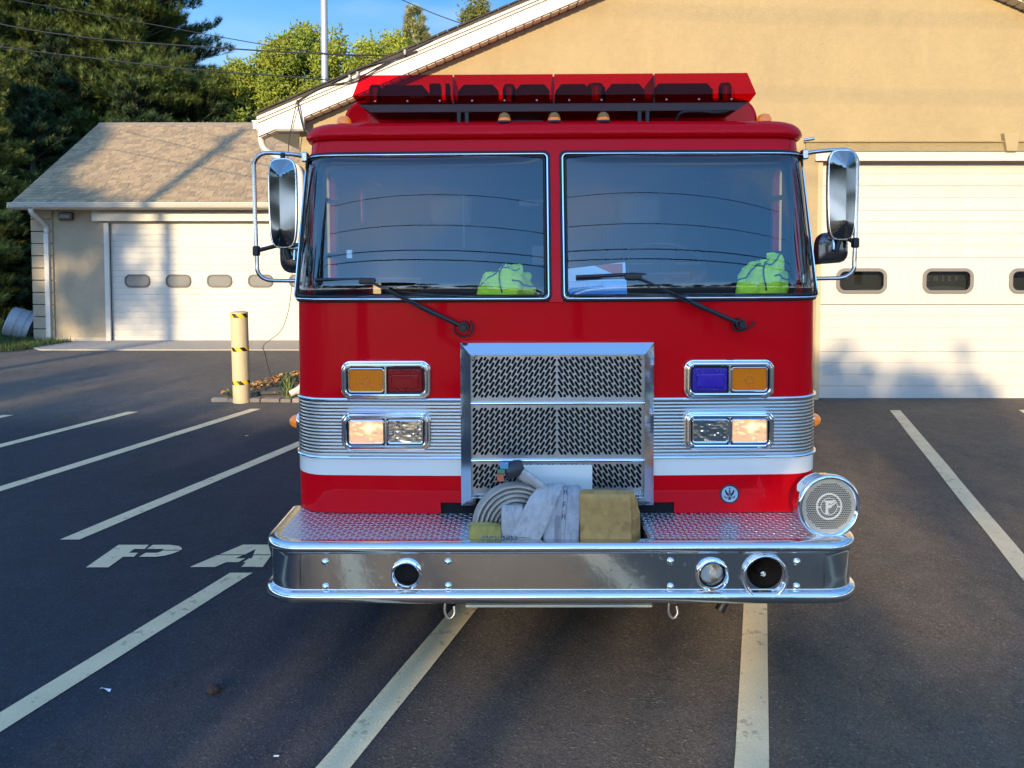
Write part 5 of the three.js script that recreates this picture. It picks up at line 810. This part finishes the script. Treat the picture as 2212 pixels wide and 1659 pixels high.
{
  // rolled hose: a flat spiral standing on edge
  const o = onTruck('hose_roll', 'rolled grey fire hose standing on edge in the bumper tray', 'fire hose', -.200, .735, -.175), turns = 8, p = [], ix = [], uv = [], N = turns * 44, w = .075;
  const sec = [[-.5, -.5], [-.5, .5], [-.3, .62], [.3, .62], [.5, .5], [.5, -.5], [.3, -.6], [-.3, -.6]];
  for (let i = 0; i <= N; i++) { const t = i / N, a = -t * turns * 2 * Math.PI + 1.2, r = .205 - t * .165 + .002 * Math.sin(a * 3 + i * .01), th = .0155 + .002 * Math.sin(i * .3); sec.forEach(([q, k], j) => { const rr = r + k * th * (Math.abs(q) > .45 ? .5 : 1); p.push(rr * Math.cos(a), rr * Math.sin(a), q * w + .006 * Math.sin(a * 2 + t * 7)); uv.push(q + .5, i * .012); }); }
  for (let i = 0; i < N; i++) for (let j = 0; j < 8; j++) { const a = i * 8 + j, b = i * 8 + (j + 1) % 8; ix.push(a, a + 8, b + 8, a, b + 8, b); }
  const g = new THREE.BufferGeometry(); g.setAttribute('position', new THREE.Float32BufferAttribute(p, 3)); g.setAttribute('uv', new THREE.Float32BufferAttribute(uv, 2)); g.setIndex(ix); g.computeVertexNormals();
  g.scale(.98, 1, 1); obj('spiral', g, hoseSide, o); o.rotation.y += .22;
}
{
  const o = onTruck('folded_hose', 'flat pale grey fire hose draped over the roll, black coupling at its raised end', 'fire hose', -.1, .6, -.12), up = [[1, -.1, .25]];
  // from the coupling it twists flat, runs right and folds down twice to the tray front
  const mk = (pts, ac, w, th = .020, n = 60) => band(pts.map(([x, y, z]) => [x + .1, y - .6, z + .12]), ac, w, th, n);
  obj('upper_run', mk([[-.175, .975, -.16], [-.13, .950, -.155], [-.07, .915, -.15], [.0, .885, -.14], [.06, .880, -.13]], [[0, 1, .3], [.1, 1, .6], [.15, .6, 1], [.1, .2, 1], [0, .1, 1]], .062, .026), hoseGrey, o);
  obj('hanging_fold', mk([[-.03, .905, -.20], [-.045, .915, -.14], [-.075, .88, -.085], [-.115, .80, -.065], [-.155, .72, -.062], [-.175, .66, -.07], [-.16, .60, -.075]], [[1, .1, 0], [1, .2, 0], [.9, .42, .1], [.88, .40, .1], [.92, .2, .1], [1, 0, .1]], .125, .022), hoseGrey, o);
  obj('inner_fold', mk([[-.215, .83, -.15], [-.212, .838, -.10], [-.212, .80, -.075], [-.214, .72, -.072], [-.214, .60, -.072]], [[1, 0, 0]], .098, .018), hoseGrey, o);
  const tx = canvasTex(256, 512, (c, w, h) => { c.fillStyle = '#d2d2d8'; c.fillRect(0, 0, w, h); const r = rng(4); for (let i = 0; i < 300; i++) { c.fillStyle = r() < .5 ? 'rgba(120,118,122,.10)' : 'rgba(245,245,250,.12)'; c.fillRect(r() * w, r() * h, 4 + r() * 30, 8 + r() * 70); } c.strokeStyle = 'rgba(70,66,70,.55)'; c.lineWidth = 3; c.beginPath(); c.moveTo(128, 0); c.lineTo(124, h); c.moveTo(158, 0); c.lineTo(154, h); c.stroke(); c.fillStyle = 'rgba(48,44,48,.6)'; c.font = 'bold 44px sans-serif'; ['H', 'F', 'H'].forEach((t, i) => { c.save(); c.translate(124, 150 + i * 70); c.fillText(t, 0, 30); c.restore(); }); c.fillStyle = 'rgba(60,58,62,.25)'; c.fillRect(80, 300, 40, 190); });
  const front = band([[.062, .885, -.21], [.062, .908, -.15], [.060, .90, -.095], [.052, .84, -.068], [.046, .76, -.060], [.045, .68, -.060], [.045, .60, -.066]].map(([x, y, z]) => [x - .045 + .1, y - .6, z + .12]), [[1, .05, 0], [1, .05, 0], [1, .03, .05], [1, 0, 0]], .158, .024, 60);
  const fuv = front.attributes.uv; for (let i = 0; i < fuv.count; i++) fuv.setXY(i, fuv.getX(i), 1 - fuv.getY(i) / .36);
  obj('front_fold', front, M([.82, .76, .73], .9, { map: tx, bumpMap: rep(clothBump, 3, 6), bumpScale: .001 }), o);
  obj('bottom_bend', [tube([[-.155, .655, -.075], [-.11, .668, -.06], [-.06, .655, -.07]].map(([x, y, z]) => [x + .1, y - .6, z + .12]), .034, 20, 14)], M([.27, .29, .32], .8), o);
  const cp = obj('coupling', [lathe([[.001, .0], [.030, .0], [.036, .006], [.038, .03], [.037, .055], [.030, .075], [.026, .085]], 28).rotateZ(-1.25).rotateY(.2).translate(-.245 + .1, .983 - .6, -.155 + .12)], M([.035, .035, .038], .45), o);
  obj('coloured_tag', [rb(.032, .036, .02, .004, -.265 + .1, .967 - .6, -.135 + .12)], M([.55, .14, .06], .6), cp); obj('coloured_tag', [rb(.034, .018, .022, .004, -.262 + .1, .995 - .6, -.13 + .12)], M([.08, .24, .12], .6), cp); obj('coloured_tag', [rb(.038, .03, .022, .005, -.248 + .1, 1.020 - .6, -.135 + .12)], M([.12, .32, .48], .5), cp);
}
{
  const o = onTruck('tan_hose_bundle', 'wide tan flat hose folded in layers at the right of the tray', 'fire hose', .19, .6, -.12);
  const lay = (x, top, z, w, k) => obj('fold', [band([[x, 0, z + .02], [x + .002, top * .45, z + .024], [x, top - .02, z + .020], [x, top, z], [x, top - .012, z - .035], [x, top * .5, z - .045], [x, 0, z - .045]], [[1, -.01 * k, .02]], w, .017, 70)], hoseTan, o);
  lay(.004, .305, .040, .225, 1); lay(.024, .300, .012, .230, 1.5); lay(.040, .262, -.02, .232, 2); lay(.052, .205, -.05, .235, 2);
  obj('dark_liner', [bx(.012, .24, .05, -.115, .13, .03)], M([.12, .085, .035], .9), o);
}
{
  const o = onTruck('yellow_hose_end', 'short dull yellow folded hose end in the front of the tray', 'fire hose', -.332, .6, -.07);
  obj('fold', [band([[0, .0, .012], [.0, .08, .012], [.0, .150, .008], [0, .163, -.012], [0, .150, -.034], [0, .0, -.036]], [[1, .0, .03]], .142, .022, 50)], hoseYellow, o);
  obj('inner_fold', [band([[.006, .0, -.02], [.006, .12, -.02], [.006, .142, -.03], [.006, .12, -.045], [.006, 0, -.05]], [[1, 0, 0]], .146, .018, 30)], hoseYellow, o);
}
// safety vests bundled on the dashboard
function vest(label, x, z, w, h, seed, tall) {
  const o = onTruck('safety_vest', label, 'safety vest', x, 1.752, z, null), r = rng(seed), ctl = 34;
  const hi = M([.72, .98, .03], .7, { bumpMap: clothBump, bumpScale: .002 });
  const surf = (u, v, off = 0) => { const a = u * 2 * Math.PI, e = v * Math.PI / 2, n = fbm(Math.cos(a) * 1.4 + seed, Math.sin(a) * 1.4, v * 2.2, 4), q = 1 + .42 * n + .05 * Math.sin(a * 5 + v * 6) + off, t = tall(Math.cos(a)); return [w / 2 * Math.cos(a) * Math.pow(Math.cos(e), .55) * q + .02 * v, Math.max(0, h * Math.pow(Math.sin(e), .8) * q * t), .11 * Math.sin(a) * Math.pow(Math.cos(e), .6) * q]; };
  obj('cloth', grid(72, 28, (u, v) => surf(u, v)), hi, o);
  const strip = (f, n = 40) => tube(Array.from({ length: n }, (_, i) => { const [u, v] = f(i / (n - 1)); return surf(u, v, .015); }), .0042, 80, 5);
  const dk = M([.015, .03, .045], .6); obj('dark_piping', [strip(t => [.27 + .03 * Math.sin(t * 3), .05 + .8 * t])], dk, o); obj('dark_piping', [strip(t => [.10 + .26 * t, .78 - .25 * t])], dk, o); obj('dark_piping', [strip(t => [.33 + .17 * t, .62 - .45 * t])], dk, o); obj('dark_piping', [strip(t => [.02 + .2 * t, .18 + .12 * t])], dk, o);
  obj('sleeve', grid(20, 20, (u, v) => { const a = u * 6.283, n = fbm(u * 3, v * 3, seed + 5); return [w * .10 + .07 * (v - .4) + .018 * Math.cos(a), h * .72 + .03 * Math.sin(a) * (1 + n) + .02 * v, .05 + .03 * Math.cos(a + 1)]; }), hi, o);
  return o;
}
vest('lime safety vest bundled on the dashboard left of the centre post', -.245, -.60, .27, .155, 3, c => 1 - .25 * Math.abs(c));
vest('taller lime safety vest piled in the windscreen corner before the steering wheel', 1.06, -.66, .24, .175, 9, c => 1 + .1 * c);
{
  const o = onTruck('paper_sign', 'white and blue printed sheet with a red triangle leaning behind the windscreen', 'sign', .225, 1.752, -.60);
  const tx = canvasTex(256, 192, (c, w, h) => { c.fillStyle = '#c9dce8'; c.fillRect(0, 0, w, h); c.fillStyle = '#b4563f'; c.beginPath(); c.moveTo(112, 16); c.lineTo(240, 8); c.lineTo(240, 96); c.fill(); c.fillStyle = '#8fc0e6'; c.fillRect(0, 110, w, 60); c.fillStyle = '#3c8fd8'; c.fillRect(0, 168, w, 24); c.strokeStyle = '#7f97a8'; c.lineWidth = 1.5; for (const x of [68, 84, 150]) { c.beginPath(); c.moveTo(x, 70); c.lineTo(x, 150); c.stroke(); } });
  obj('sheet', [ext(poly([[-.16, 0], [.14, 0], [.135, .172], [-.155, .138]]), .003)].map(g => { const p = g.attributes.position, u = g.attributes.uv; for (let i = 0; i < p.count; i++) u.setXY(i, (p.getX(i) + .16) / .3, p.getY(i) / .172); return g.rotateX(-.3); }), M([1, 1, 1], .6, { map: tx }), o);
}
renderer.render(scene, camera);
